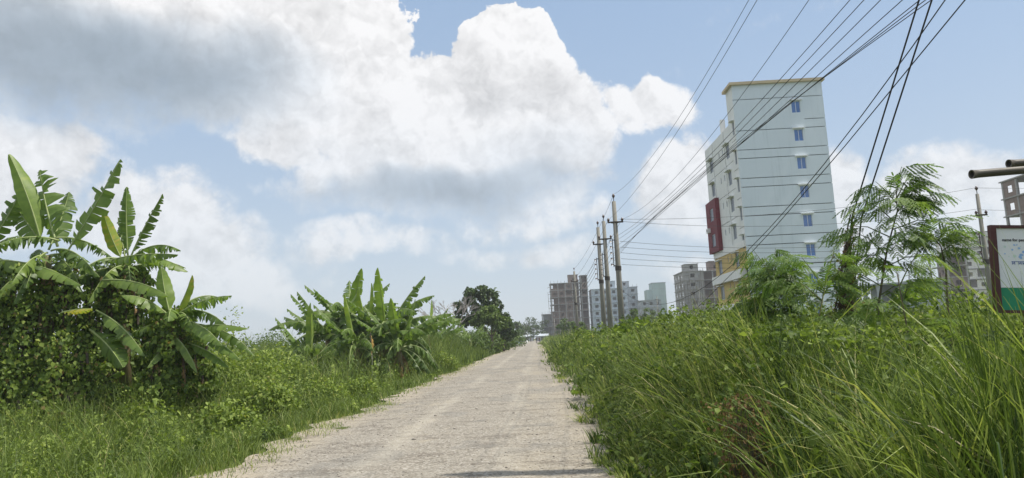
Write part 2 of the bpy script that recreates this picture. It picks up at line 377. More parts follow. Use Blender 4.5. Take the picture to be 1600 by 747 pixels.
# ------------------------------------------------------------------ plant generators
def blades(P, az, L, W, lean, droop, nseg=4, twist=None):
    """Grass blades as tapering arched ribbons. All arguments are arrays of length n."""
    n = len(P); s = np.linspace(0, 1, nseg+1)
    th = lean[:, None]+droop[:, None]*s[None]**1.4
    st = (L/nseg)[:, None]
    h = np.concatenate([np.zeros((n, 1)), np.cumsum(np.sin(th[:, :-1])*st, 1)], 1)
    v = np.concatenate([np.zeros((n, 1)), np.cumsum(np.cos(th[:, :-1])*st, 1)], 1)
    C = P[:, None]+np.stack([h*np.cos(az)[:, None], h*np.sin(az)[:, None], v], -1)
    tw = az+pi/2+(rng.normal(0, 1.1, n) if twist is None else twist)
    S = np.stack([np.cos(tw), np.sin(tw), np.zeros(n)], -1)[:, None]
    w = (W[:, None]*.5*np.clip(1.0-s[None]**2.2, .06, 1))[..., None]
    V = np.stack([C-S*w, C+S*w], 2)
    i = (np.arange(n)[:, None]*(nseg+1)+np.arange(nseg)[None]).ravel()*2
    return V.reshape(-1, 3), np.stack([i, i+1, i+3, i+2], -1), nseg
def leaves(P, dirv, nrm, size, aspect=.75, fold=.18):
    """Folded pointed leaves: dirv towards the tip, nrm roughly the upper side."""
    n = len(P); dv = dirv/np.linalg.norm(dirv, axis=1, keepdims=True)
    sd = np.cross(dv, nrm); sd /= np.linalg.norm(sd, axis=1, keepdims=True)+1e-9; up = np.cross(sd, dv)
    s = size[:, None]; w = s*aspect*.5
    b = P; m = P+dv*s*.5-up*s*fold*.6; t = P+dv*s-up*s*fold*.9
    l = P+dv*s*.38+sd*w+up*s*fold*.4; r = P+dv*s*.38-sd*w+up*s*fold*.4
    V = np.stack([b, l, t, r, m], 1).reshape(-1, 3); i = np.arange(n)*5
    F = np.concatenate([np.stack([i, i+4, i+2, i+1], -1), np.stack([i, i+3, i+2, i+4], -1)])
    return V, F
def rdir(n, up=0.0, out=None, k=0.0):
    v = rng.normal(size=(n, 3)); v /= np.linalg.norm(v, axis=1, keepdims=True); v[:, 2] += up
    if out is not None: v = v+out*k
    return v/(np.linalg.norm(v, axis=1, keepdims=True)+1e-9)
def leaf_cloud(name, P, size, tint, mat, out=None, up=.7, aspect=.75, fold=.18, hang=.35):
    n = len(P); nr = rdir(n, up, out, .8); dv = np.cross(nr, rdir(n)); dv[:, 2] -= hang
    V, F = leaves(P, dv, nr, size, aspect, fold)
    return np_mesh(name, V, F, np.concatenate([tint, tint]), mat)
def tufted(n, x0, x1, y0, y1, inside, per=14, spread=.09):
    """Clustered points, kept where inside(x, y) is true."""
    k = max(1, n//per); cx = x0+(x1-x0)*rng.random(k); cy = y0+(y1-y0)*rng.random(k)
    x = np.repeat(cx, per)+rng.normal(0, spread, k*per); y = np.repeat(cy, per)+rng.normal(0, spread, k*per)
    tt = np.repeat(rng.random(k), per); aa = np.repeat(rng.random(k)*6.28, per)
    m = inside(x, y); return x[m], y[m], tt[m], aa[m]
def in_view(x, y, pad=.6): return (x < .76*y+pad+.4) & (x > -.73*y-pad)

# ---- tall grass on the bank to the right
def bank_h(x, y):
    e = x-right_edge(y)
    return .26+1.40*ss(-.1, 1.25, e)*(.84+.20*lump(x, y, 1.0)+.17*lump(x, y, 2.9, 3))*(1-.36*ss(2.0, 3.8, x)*(1-ss(8, 11, y)))+.15*ss(25, 60, y)
def tall_grass(n, y0, y1, x1, wid, nseg, per, spread):
    """Tussocks: the blades of one tussock spring from one crown and arch outward all round."""
    k = n//per; cx = .6+(x1-.6)*rng.random(k); cy = y0+(y1-y0)*rng.random(k)**(1.25 if y1 < 20 else 1)
    m = (cx > right_edge(cy)-.25) & in_view(cx, cy) & (lump(cx, cy, 1.7, 8) > -.42) & ((cx-1.62)**2+(cy-5.9)**2 > .2); cx, cy = cx[m], cy[m]; k = len(cx)
    rep = lambda v: np.repeat(v, per)
    size, tt, main, wind = rng.random(k), rng.random(k), np.where(rng.random(k) < .46, pi, 0)+rng.normal(0, .6, k), rng.random(k)
    x = rep(cx)+rng.normal(0, spread, k*per); y = rep(cy)+rng.normal(0, spread, k*per); n_ = k*per
    h = bank_h(x, y)*(.40+.42*rep(size)+.30*rng.random(n_))
    edge = 1-ss(.1, 1.2, x-right_edge(y)); up = rep((rng.random(k) < .38)*1.0)
    az = np.where(rng.random(n_) < .6, rep(main)+rng.normal(0, .4, n_), np.where(rng.random(n_) < .5, 0, pi)+rng.normal(0, .75, n_))
    az = np.where(rng.random(n_) < .5*edge, pi+rng.normal(.2, .7, n_), az)
    lean = np.abs(rng.normal(.16, .15, n_))+.25*edge*rng.random(n_)+.12*rep(wind); droop = np.clip(rng.normal(.95, .6, n_)+.7*rep(wind)-.2, .05, 2.9)*(1-.62*up); lean *= 1-.5*up
    V, F, q = blades(np.stack([x, y, gz(x, y)-.02], -1), az, h*(1.1+.16*droop), wid*(.45+1.2*rng.random(n_)**1.3)*rep(.75+.6*rng.random(k)), lean, droop, nseg)
    t = np.clip(.0+.62*rep(tt)**1.6+rng.normal(.02, .20, n_)+np.where(rng.random(n_) < .10*(1-.8*((x > 2.4) & (y < 7))), .5, 0), 0, 1)
    return np_mesh('tall_grass', V, F, np.repeat(t, q), G_TALL)
tag(link('tall_grass', tall_grass(84000, 3.2, 16, 12, .0150, 5, 30, .06)), kind='stuff')
tag(link('tall_grass', tall_grass(44000, 16, 46, 24, .024, 4, 22, .15)), kind='stuff')
tag(link('tall_grass', tall_grass(26000, 46, 190, 24, .06, 3, 16, .32)), kind='stuff')
# stray seed stalks that stand above the rest
def stalks(n):
    x = .8+8*rng.random(n); y = 5.2+11*rng.random(n); m = in_view(x, y) & (x > right_edge(y)+.2) & ((x < 2.6) | (y > 8)); x, y = x[m], y[m]; k = len(x)
    V, F, q = blades(np.stack([x, y, gz(x, y)], -1), rng.random(k)*6.28, bank_h(x, y)*(1.05+.4*rng.random(k)), np.full(k, .005),
                     np.abs(rng.normal(.2, .2, k)), rng.random(k)*1.0, 6)
    return np_mesh('grass_stalks', V, F, np.repeat(.75+.25*rng.random(k), q), G_TALL)
tag(link('grass_stalks', stalks(900)), kind='stuff')
# climbing weed leaves that lie over the grass
def bank_leaves(n, y0, y1, x1, sz):
    per = 34; k = n//per; cx = 1.0+(x1-1)*rng.random(k); cy = y0+(y1-y0)*rng.random(k)**1.2
    m = in_view(cx, cy) & (cx > right_edge(cy)+.05) & (lump(cx, cy, 1.1, 1) > -.25+.5*(rng.random(k)-.5)); cx, cy = cx[m], cy[m]; k = len(cx)
    rep = lambda v: np.repeat(v, per); sc = rep(.6+.8*rng.random(k)); tt = rep(rng.random(k))
    x = rep(cx)+rng.normal(0, .15, k*per)*sc; y = rep(cy)+rng.normal(0, .15, k*per)*sc; x = np.maximum(x, right_edge(y)-.1); k2 = k*per
    z = gz(x, y)+bank_h(x, y)*np.clip(rep(.55+.55*rng.random(k)**.6)+rng.normal(0, .13, k2), .08, 1.08)
    z = np.where(y < 8, np.minimum(z, 1.15+.06*y), z)
    return leaf_cloud('creeper_leaves', np.stack([x, y, z], -1), sz*(.45+1.1*rng.random(k2)**1.4)*sc, np.clip(.10+.5*tt**1.5+rng.normal(0, .17, k2)+np.where(rng.random(k2) < .08, .4, 0), 0, .98), LEAF_M, up=1.2)
tag(link('creeper_leaves', bank_leaves(76000, 4.4, 15, 11, .055)), kind='stuff')
tag(link('creeper_leaves', bank_leaves(36000, 15, 50, 22, .12)), kind='stuff')

# ---- grass and weeds on the left verge
def verge_h(x, y):
    e = left_edge(y)-x
    return .10+.18*ss(.1, .7, e)+(.40+.3*ss(14, 18, y))*ss(.8, 3.6, e)*(1+.6*lump(x, y, .8, 2)+.5*lump(x, y, 2.1, 6))*(1-.45*ss(24, 30, y)*(1-ss(37, 42, y)))+.6*ss(18, 30, y)*ss(1.0, 3.0, e)*(1+.3*lump(x, y, .4))+.35*ss(3.0, 6.2, e)*ss(17.5, 21.5, y)*(1+.6*lump(x, y, .6, 9))
def verge_grass(n, y0, y1, x0, wid, nseg, per, spread):
    x, y, tt, aa = tufted(n, x0, -3.8, y0, y1, lambda x, y: (x < left_edge(y)+.6) & in_view(x, y), per, spread)
    keep = rng.random(len(x)) < (1-.62*ss(1.0, 2.2, left_edge(y)-x+.6*lump(x, y, 1.2, 3)))*(.10+.9*ss(-.55, .35, left_edge(y)-x+.35*lump(x, y, 3.1, 2))); x, y, tt, aa = x[keep], y[keep], tt[keep], aa[keep]
    k = len(x); h = verge_h(x, y)*(.55+.75*rng.random(k)); dr = np.clip(rng.normal(1.0, .45, k), .1, 2)
    V, F, q = blades(np.stack([x, y, gz(x, y)-.01], -1), aa+rng.normal(0, 1.0, k), h*(1.15+.2*dr), wid*(.6+.8*rng.random(k)), np.abs(rng.normal(.2, .18, k)), dr, nseg)
    t = np.clip(.1+.45*tt+rng.normal(0, .16, k)+np.where(rng.random(k) < .08, .5, 0)+.25*(1-ss(0, .5, left_edge(y)-x)), 0, 1)
    return np_mesh('verge_grass', V, F, np.repeat(t, q), G_LOW)
tag(link('verge_grass', verge_grass(56000, 4.6, 20, -14.5, .011, 4, 14, .09)), kind='stuff')
tag(link('verge_grass', verge_grass(34000, 20, 48, -22, .020, 3, 12, .16)), kind='stuff')
tag(link('verge_grass', verge_grass(26000, 48, 190, -34, .06, 3, 12, .4)), kind='stuff')
def reeds(n):                                     # the taller band of reed grass past the second banana clump
    x, y, tt, aa = tufted(n, -11, -4.6, 37, 150, lambda x, y: (x < left_edge(y)-.5), 12, .25)
    k = len(x); h = (.55+1.9*ss(.5, 3.2, left_edge(y)-x)*(1+.2*lump(x, y, .5)))*(.7+.5*rng.random(k))
    dr = np.clip(rng.normal(.7, .4, k), .1, 2)
    V, F, q = blades(np.stack([x, y, gz(x, y)], -1), aa+rng.normal(0, 1, k), h*1.15, .02+.045*rng.random(k)*ss(30, 90, y)+.01, np.abs(rng.normal(.12, .12, k)), dr, 4)
    return np_mesh('reed_grass', V, F, np.repeat(np.clip(.1+.4*tt+rng.normal(0, .13, k), 0, 1), q), G_TALL)
tag(link('reed_grass', reeds(26000)), kind='stuff')
def ground_leaves(n, y0, y1, sz, x0):
    """Low weeds: every plant is a small dome of leaves with its own height and hue."""
    per = 46; k = n//per; cx = x0+(-4.7-x0)*rng.random(k); cy = y0+(y1-y0)*rng.random(k)
    e = left_edge(cy)-cx; m = in_view(cx, cy) & (e > .35) & (lump(cx, cy, .7, 4) > -.55+.6*(e < 1.2)); cx, cy, e = cx[m], cy[m], e[m]; k = len(cx)
    rep = lambda v: np.repeat(v, per); N = k*per
    rad = (.10+.30*rng.random(k)**1.5)*(.6+.4*ss(.3, 1.5, e))*(sz/.072)**.35; hh = verge_h(cx, cy)*(.55+.75*rng.random(k)**1.3); tt = np.clip(.36+.22*rng.normal(size=k)+.12*lump(cx, cy, .9), 0, .9)
    v = rng.normal(size=(N, 3)); v[:, 2] = np.abs(v[:, 2]); v /= np.linalg.norm(v, axis=1, keepdims=True)
    q = (.55+.45*rng.random(N)**.6)*(1+.25*np.sin(v[:, 0]*6+rep(cx)*9))
    P = np.stack([rep(cx)+v[:, 0]*rep(rad)*q, rep(cy)+v[:, 1]*rep(rad)*q, rep(gz(cx, cy)+.03)+v[:, 2]*rep(hh)*q], -1)
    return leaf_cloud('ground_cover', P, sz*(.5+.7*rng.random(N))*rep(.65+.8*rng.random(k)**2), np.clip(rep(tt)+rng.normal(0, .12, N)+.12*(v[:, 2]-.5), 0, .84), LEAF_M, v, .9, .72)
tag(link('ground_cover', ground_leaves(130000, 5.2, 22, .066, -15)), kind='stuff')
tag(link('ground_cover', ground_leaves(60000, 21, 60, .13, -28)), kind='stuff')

def ellipsoid_pts(n, c, r, shell=.55):
    v = rng.normal(size=(n, 3)); v /= np.linalg.norm(v, axis=1, keepdims=True)
    q = shell+(1-shell)*rng.random((n, 1)); q = q*(1+.16*np.sin(v[:, :1]*7+c[0])+.14*np.cos(v[:, 2:]*8+c[1]))
    return np.asarray(c)+v*q*np.asarray(r), v
def shrub(name, loc, clumps, n, size, label, mat=LEAF_M, tint=(.5, .2), group=None, aspect=.6, cat='shrub'):
    e = empty(name, loc, label, cat, group); st = MB(); P = []; O = []
    for (cx, cy, cz, rx, ry, rz) in clumps:
        p, o = ellipsoid_pts(int(n*rx*rz/sum(a[3]*a[5] for a in clumps)), (cx, cy, cz), (rx, ry, rz), .45); P.append(p); O.append(o)
        for k in range(3):
            a = random.random()*6.28
            st.tube([(0, 0, -.1), (cx*.5+.05*cos(a), cy*.5+.05*sin(a), cz*.55), (cx+rx*.5*cos(a), cy+ry*.5*sin(a), cz+rz*.4)], [.018, .012, .005], 5)
    P = np.concatenate(P); O = np.concatenate(O); ok = P[:, 2] > -.1; P, O = P[ok], O[ok]
    link('foliage', leaf_cloud('foliage', P, size*(.6+.8*rng.random(len(P))), np.clip(rng.normal(*tint, len(P)), 0, .98), mat, O, .8, aspect), e)
    st.build('stem', STEM_M, e); return e

# ------------------------------------------------------------------ banana plants
def leaf_geo(P0, P1, bulge, W, tat=.6, fold=.35, nrm=(0, 0, 1), tint=.5, seed=0, n=26, petiole=.1, dead_tip=0.0):
    r = random.Random(seed); P0, P1, N = Vector(P0), Vector(P1), Vector(nrm).normalized()
    C = (P0+P1)/2+Vector(bulge)
    pt = lambda t: P0*(1-t)**2+C*2*t*(1-t)+P1*t*t
    V, F, T = [], [], []
    prof = lambda u: W*.5*min(1, (u*4.5+.02)**.6)*min(1, ((1-u)*2.6+.02)**.6)
    def frame(t):
        tg = (pt(min(t+.01, 1))-pt(max(t-.01, 0))).normalized(); s = tg.cross(N)
        if s.length < 1e-3: s = tg.orthogonal()
        s.normalize(); return tg, s, s.cross(tg)
    for sd in (1, -1):
        i = 0
        while i < n:
            k = n if tat <= 0 else max(1, min(n-i, int(1+r.random()*(1+4*(1-tat)))))
            k = min(k, n-i); df = 0 if tat <= 0 else r.gauss(0, .45*tat); cut = 1 if tat <= 0 else 1-r.random()**3*.45*tat
            sl = .18+ (0 if tat <= 0 else r.gauss(0, .14*tat))
            base = len(V)
            for j in range(k+1):
                u = (i+j)/n; t = petiole+(1-petiole)*u; p = pt(t); tg, s, nn = frame(t)
                w = prof(u)*(cut if tat > 0 else 1)*(1+.04*sin(u*37+sd))
                f = fold+df+.12*sin(u*9+seed)*(1 if tat <= 0 else .3)
                pull = 0 if tat <= 0 else (-1 if j == k else (1 if j == 0 else 0))*.16*W*tat*(1 if k > 1 else .7)*.35
                d1 = s*sd*cos(f)-nn*sin(f)+tg*sl; f2 = f+.35+.25*tat; d2 = s*sd*cos(f2)-nn*sin(f2)+tg*sl
                V += [tuple(p), tuple(p+d1*w*.55), tuple(p+d1*w*.55+d2*w*.5+tg*pull)]
            for j in range(k):
                b = base+j*3
                F += [(b, b+1, b+4, b+3), (b+1, b+2, b+5, b+4)]; tt = tint+r.gauss(0, .05); T += [tt, tt]
            i += k
    mid = MB(); ts = [petiole*0+q/14 for q in range(15)]
    mid.tube([tuple(pt(t)) for t in ts], [max(.004, .028*(1-t)**.7*(W/.6)**.5) for t in ts], 5)
    return np.array(V), np.array(F), np.clip(np.array(T), 0, 1), mid
def add_leaf(plant, P0, P1, bulge, W, mat=BAN_M, name='leaf', **kw):
    o = Vector(plant.location); V, F, T, mid = leaf_geo(Vector(P0)-o, Vector(P1)-o, bulge, W*(1.14 if mat is BAN_M else 1), **kw)
    lf = link(name, np_mesh(name, V, F, T, mat), plant)
    mid.build('midrib', MIDRIB if mat is BAN_M else DRYSTEM, lf, True); return lf
def stem(plant, pts, r0, r1, name='pseudostem', mat=None):
    o = Vector(plant.location); k = len(pts)
    return MB().tube([Vector(p)-o for p in pts], [r0+(r1-r0)*i/(k-1) for i in range(k)], 12).build(name, mat or PSEUDO, plant, True)

PL = 17.5                                          # distance of the creeper-covered banana clump
def A(u, v, dy=0): return at(u, v, PL+dy)
gl = lambda p: (p.x, p.y, gz(p.x, p.y))
p1 = empty('banana_plant', gl(A(72, 640)), 'tallest banana plant with broad upright leaves, rising from the creeper mass at far left', 'banana plant')
p2 = empty('banana_plant', gl(A(197, 625, .7)), 'banana plant behind the creepers with narrow curled leaves and one yellowish leaf', 'banana plant')
p3 = empty('banana_plant', gl(A(272, 618, -.6)), 'shorter banana plant right of the creeper mass with a bright yellow green spear leaf', 'banana plant')
p0 = empty('banana_plant', gl(A(-30, 640, .3)), 'banana plant at the left picture edge with leaves hanging into view', 'banana plant')
stem(p1, [A(72, 645), A(70, 520), A(74, 400)], .17, .10); stem(p2, [A(197, 630, .7), A(194, 500, .7), A(200, 400, .7)], .16, .09)
stem(p3, [A(272, 622, -.6), A(268, 560, -.6), A(272, 488, -.6)], .15, .09); stem(p0, [A(-30, 645, .3), A(-34, 520, .3), A(-30, 405, .3)], .17, .1)
CAMN = (0, -1, .12)
L = add_leaf
L(p1, A(66, 385), A(14, 241, -.2), (.12, 0, .1), .46, tat=0, fold=.45, nrm=(.5, -1, .1), tint=.68, seed=1)
L(p1, A(90, 385), A(62, 266, .2), (-.1, 0, 0), .85, tat=.75, fold=.12, nrm=(-.3, -1, .1), tint=.5, seed=2)
L(p1, A(84, 425), A(188, 249, -.1), (.1, 0, -.05), .62, tat=.65, fold=.25, nrm=(-.3, -1, .1), tint=.55, seed=3, petiole=.24)
L(p1, A(66, 380, .2), A(20, 316, .3), (-.1, 0, .1), .62, tat=.2, fold=.15, nrm=(.2, -1, .4), tint=.4, seed=4)
L(p1, A(76, 390), A(108, 300, .7), (.0, .1, 0), .55, tat=.4, fold=.3, nrm=(.3, -1, 0), tint=.4, seed=5)
L(p1, A(92, 376), A(-16, 388, -1.0), (0, 0, .35), .5, tat=.8, fold=.7, tint=.45, seed=6)
L(p1, A(80, 392), A(150, 428, -.7), (0, 0, .5), .5, tat=.9, fold=.9, tint=.35, seed=7)
L(p1, A(74, 395), A(40, 450, -1.0), (0, 0, .45), .5, tat=.9, fold=.9, tint=.35, seed=8)
L(p1, A(86, 372), A(175, 402, .5), (.0, 0, .35), .5, tat=.9, fold=.7, tint=.4, seed=9)
L(p0, A(-30, 408), A(127, 446, -.9), (.1, 0, .42), .56, tat=.55, fold=.65, tint=.62, seed=10)
L(p0, A(-25, 395), A(34, 296, .1), (.1, 0, .0), .5, tat=.7, fold=.5, nrm=(.4, -1, .2), tint=.45, seed=11)
L(p0, A(-25, 400), A(45, 372, -.5), (0, 0, .4), .5, tat=.8, fold=.6, tint=.5, seed=12)
L(p2, A(200, 402, .7), A(198, 292, .6), (-.06, 0, 0), .42, tat=.35, fold=.5, nrm=(.4, -1, 0), tint=.42, seed=13)
L(p2, A(204, 402, .7), A(254, 303, .6), (-.12, 0, -.1), .42, tat=.85, fold=.7, nrm=(-.2, -1, .2), tint=.42, seed=14)
L(p2, A(192, 408, .6), A(162, 333, .3), (-.1, 0, 0), .32, tat=0, fold=.35, nrm=(.5, -1, 0), tint=.93, seed=15)
L(p2, A(196, 405, .9), A(184, 340, 1.1), (0, 0, 0), .4, tat=.9, fold=.3, nrm=CAMN, tint=.3, seed=16)
L(p2, A(155, 412, .2), A(278, 398, -.8), (0, 0, .22), .42, tat=.8, fold=.95, tint=.58, seed=17)
L(p2, A(196, 408, .6), A(120, 430, -.4), (0, 0, .45), .45, tat=.9, fold=.9, tint=.4, seed=18)
L(p2, A(160, 438, -.2), A(262, 462, -1.0), (.1, 0, .26), .46, tat=.3, fold=.75, tint=.62, seed=19)
L(p2, A(200, 410, .7), A(205, 450, -.6), (0, -.1, .4), .45, tat=.9, fold=.8, tint=.36, seed=20)
L(p3, A(266, 492, -.6), A(252, 418, -.5), (-.05, 0, 0), .36, tat=0, fold=.35, nrm=(.4, -1, .1), tint=.66, seed=21)
L(p3, A(274, 494, -.6), A(300, 430, -.7), (.05, 0, 0), .24, tat=0, fold=.6, nrm=(-.4, -1, .1), tint=.9, seed=22)
L(p3, A(272, 490, -.6), A(346, 466, .2), (0, 0, .42), .42, tat=.85, fold=.8, tint=.45, seed=23)
L(p3, A(276, 492, -.6), A(362, 462, -1.4), (0, 0, .22), .42, tat=.9, fold=.7, tint=.55, seed=24)
L(p3, A(266, 496, -.6), A(190, 462, -1.2), (0, 0, .32), .44, tat=.3, fold=.6, tint=.6, seed=25)
L(p3, A(272, 500, -.6), A(347, 540, -1.6), (.1, 0, .32), .42, tat=.3, fold=.6, tint=.55, seed=26)
L(p3, A(300, 512, -.6), A(388, 514, -1.2), (0, 0, .16), .36, tat=.4, fold=.5, tint=.6, seed=27)
L(p3, A(285, 505, -.6), A(398, 556, -.6), (.25, 0, .38), .38, tat=.7, fold=.7, tint=.42, seed=28)
L(p3, A(285, 515, -.6), A(376, 563, -1.3), (.15, 0, .22), .34, tat=.5, fold=.6, tint=.5, seed=29)
L(p3, A(264, 520, -.7), A(308, 582, -1.3), (.1, 0, .22), .26, tat=.2, fold=.7, tint=.62, seed=30)
L(p3, A(290, 535, -.6), A(358, 574, -1.1), (.1, 0, .12), .28, tat=.3, fold=.6, tint=.55, seed=31)
L(p3, A(262, 540, -.7), A(230, 575, -1.2), (0, 0, .12), .24, tat=.2, fold=.5, tint=.6, seed=32)
L(p2, A(150, 485, -.4), A(226, 556, -1.3), (.12, 0, .22), .42, tat=.5, fold=.6, tint=.48, seed=33)
L(p2, A(140, 515, -.4), A(192, 574, -1.4), (.1, 0, .1), .5, tat=.2, fold=.5, nrm=(-.2, -1, .6), tint=.46, seed=34)
L(p2, A(160, 540, -.3), A(195, 528, -1.0), (0, 0, .1), .3, tat=.2, fold=.4, tint=.6, seed=35)
L(p2, A(172, 590, -.3), A(193, 580, -1.2), (0, 0, .06), .22, tat=.1, fold=.4, tint=.55, seed=36)
tag(L(p1, A(95, 489, -1.1), A(144, 482, -1.3), (0, 0, .05), .3, mat=BAN_M, tat=.4, fold=.4, tint=1.0, seed=37), 'yellowed hanging leaf')
lr = random.Random(21)
for (pl, u, v, dy, k0) in ((p1, 74, 400, 0, 11), (p2, 200, 408, .7, 8), (p0, -28, 405, .3, 9), (p3, 272, 495, -.6, 7)):
    for k in range(k0):                              # the torn lower leaves that arch out and hang all round each crown
        c = A(u, v, dy)+Vector((0, 0, -.08*(k % 5))); a = k*2.4+lr.uniform(-.4, .4); ln = lr.uniform(1.1, 1.9)*(.8 if pl is p3 else 1); fall = lr.uniform(-.15, 1.1)
        L(pl, c, c+Vector((cos(a)*ln, sin(a)*ln*.8, -fall)), (0, 0, lr.uniform(.35, .65)), lr.uniform(.38, .52), tat=lr.uniform(.3, .95), fold=lr.uniform(.5, .95), tint=lr.uniform(.3, .68), seed=200+k)
    for k in range(4):
        c = A(u, v, dy)+Vector((0, 0, -.25)); a = k*1.7+.5
        L(pl, c, c+Vector((cos(a)*.45, sin(a)*.4, -1.2)), (cos(a)*.3, sin(a)*.2, .35), .3, mat=DEADLEAF, name='dry_leaf', tat=.9, fold=1.1, tint=lr.uniform(.2, .6), seed=300+k)
for (u, v, u2, v2) in ((245, 555, 252, 598), (287, 560, 290, 600), (305, 555, 308, 585)):
    L(p3, A(u, v, -.8), A(u2, v2, -.9), (0, 0, .05), .2, mat=DEADLEAF, name='dry_leaf', tat=.7, fold=1.0, tint=.6, seed=u)

def vine_mass(label, cols, n, loc, brown=.03, dens=.09):
    """cols: photo spots (u, v, ru, rv, dy) of the lumps the creeper covers."""
    e = empty('climbing_vine', loc, label, 'climbing vine'); o = Vector(loc); P = []; O = []; area = sum(c[2]*c[3] for c in cols)
    for (u, v, ru, rv, dy) in cols:
        c = A(u, v, dy); k = PL/FPX; m = int(n*ru*rv/area)
        p, q = ellipsoid_pts(m, c-o, (ru*k, min(ru, 60)*k*1.1, rv*k), .72); P.append(p); O.append(q)
    P = np.concatenate(P); O = np.concatenate(O); ok = (P[:, 2] > -.05) & ((O[:, 1] < .55) | (rng.random(len(P)) < .4)); P, O = P[ok], O[ok]
    # creeper hangs in strings: pull the leaves towards vertical strands
    sx = np.round(P[:, 0]/.16)*.16; P[:, 0] += (sx-P[:, 0])*.45*rng.random(len(P))
    t = np.clip(rng.normal(.48, .22, len(P)), 0, .96); t[rng.random(len(P)) < brown] = 1.0
    lf = link('foliage', leaf_cloud('foliage', P, .05+.10*rng.random(len(P))**1.2, t, VINE_M, O, .5, .9, .15, .8), e); lf['kind'] = 'stuff'
    core = MB()                                    # the tangle of old stems within
    for (u, v, ru, rv, dy) in cols:
        c = A(u, v, dy)-o; k = PL/FPX
        for q in range(int(ru*.22)):
            a = random.random()*6.28; rr = random.random()**.5*.8
            x = c.x+cos(a)*ru*k*rr; y = c.y+sin(a)*min(ru, 60)*k*rr; h = rv*k*(1-rr*rr)**.5
            core.tube([(x, y, max(c.z-h, -.1)), (x+random.gauss(0, .08), y+random.gauss(0, .08), c.z), (x+random.gauss(0, .1), y, c.z+h*.9)], random.uniform(.012, .035), 5)
    core.build('stem', DRYSTEM, e); return e
vine_mass('dark green creeper draped like a curtain over the tallest banana stems at far left',
          ((60, 550, 62, 95, 0), (10, 545, 60, 95, .2), (112, 470, 42, 50, .2), (45, 460, 55, 45, .2), (-40, 540, 60, 110, .3), (105, 590, 48, 65, -.3), (30, 615, 70, 50, -.4), (128, 545, 34, 60, .2), (85, 640, 60, 30, -.7)), 30000, gl(A(60, 640)), .03)
vine_mass('creeper mound wrapped round the middle banana stem behind the leaning leaves',
          ((198, 470, 34, 60, .9), (165, 530, 30, 60, .8), (208, 550, 36, 60, 1.2), (150, 615, 40, 40, -.2), (178, 440, 30, 28, .8), (215, 440, 24, 26, 1)), 13000, gl(A(195, 630, 1)), .03)
vine_mass('creeper hanging from the shorter banana plant right of the dark hollow',
          ((275, 545, 38, 60, -.4), (298, 570, 32, 50, -.2), (250, 515, 24, 38, -.2), (262, 605, 45, 32, -.5), (312, 600, 28, 30, 0)), 12000, gl(A(275, 630, -.4)), .03)

# second clump, from a set of shared leaf shapes
VAR = []
for i, (reach, rise, drop, W, tat, fold, tn) in enumerate(((.9, 1.7, 0, .42, .3, .35, .62), (1.3, 1.3, .1, .44, .75, .45, .42), (1.7, .9, .5, .54, .7, .6, .42), (1.9, .3, .8, .54, .75, .75, .52),
                                                         (1.7, -.4, .8, .50, .85, .85, .36), (1.2, -1.1, .7, .38, .95, 1.0, .25), (.35, 1.9, 0, .34, 0, .5, .78), (1.5, 1.3, .2, .44, .9, .6, .44))):
    V, F, T, mid = leaf_geo((0, 0, 0), (reach, 0, rise), (0, 0, drop), W, tat=tat, fold=fold, tint=tn, seed=50+i, n=22, nrm=(-.35, .25, 1) if rise > 1.3 else (0, 0, 1))
    VAR.append((np_mesh('leaf', V, F, T, BAN_M), mid.mesh('midrib', MIDRIB, True)))
def banana(loc, h, label, picks, scale=1.0, group=None, seed=0):
    r = random.Random(seed); e = empty('banana_plant', loc, label, 'banana plant', group)
    MB().tube([(0, 0, -.15), (.04, 0, h*.5), (0, 0, h)], [.16*scale, .13*scale, .08*scale], 10).build('pseudostem', PSEUDO, e, True)
    for k, (vi, a, tilt) in enumerate(picks):
        lf = link('leaf', VAR[vi][0], e); lf.location = (0, 0, h-.05*(k % 3)); s = scale*r.uniform(.9, 1.12)
        lf.rotation_euler = (r.gauss(0, .12), tilt, a); lf.scale = (s, s, s)
        link('midrib', VAR[vi][1], lf)
    return e
V, F, T, mid = leaf_geo((0, 0, 0), (.55, 0, -1.75), (.35, 0, .55), .36, tat=.9, fold=1.1, tint=.35, seed=70, n=18)
DRYLEAF = np_mesh('dry_leaf', V, F, T, DEADLEAF)
def ring(n, r, kinds, upright=3):
    out = []
    for k in range(n): out.append((kinds[k % len(kinds)], k*2.4+r.uniform(-.3, .3), r.uniform(-.15, .25)))
    for k in range(upright): out.append((r.choice((0, 6, 7, 1)), k*2.1+r.uniform(0, 1), r.uniform(-.25, .3)))
    return out
rr = random.Random(3)
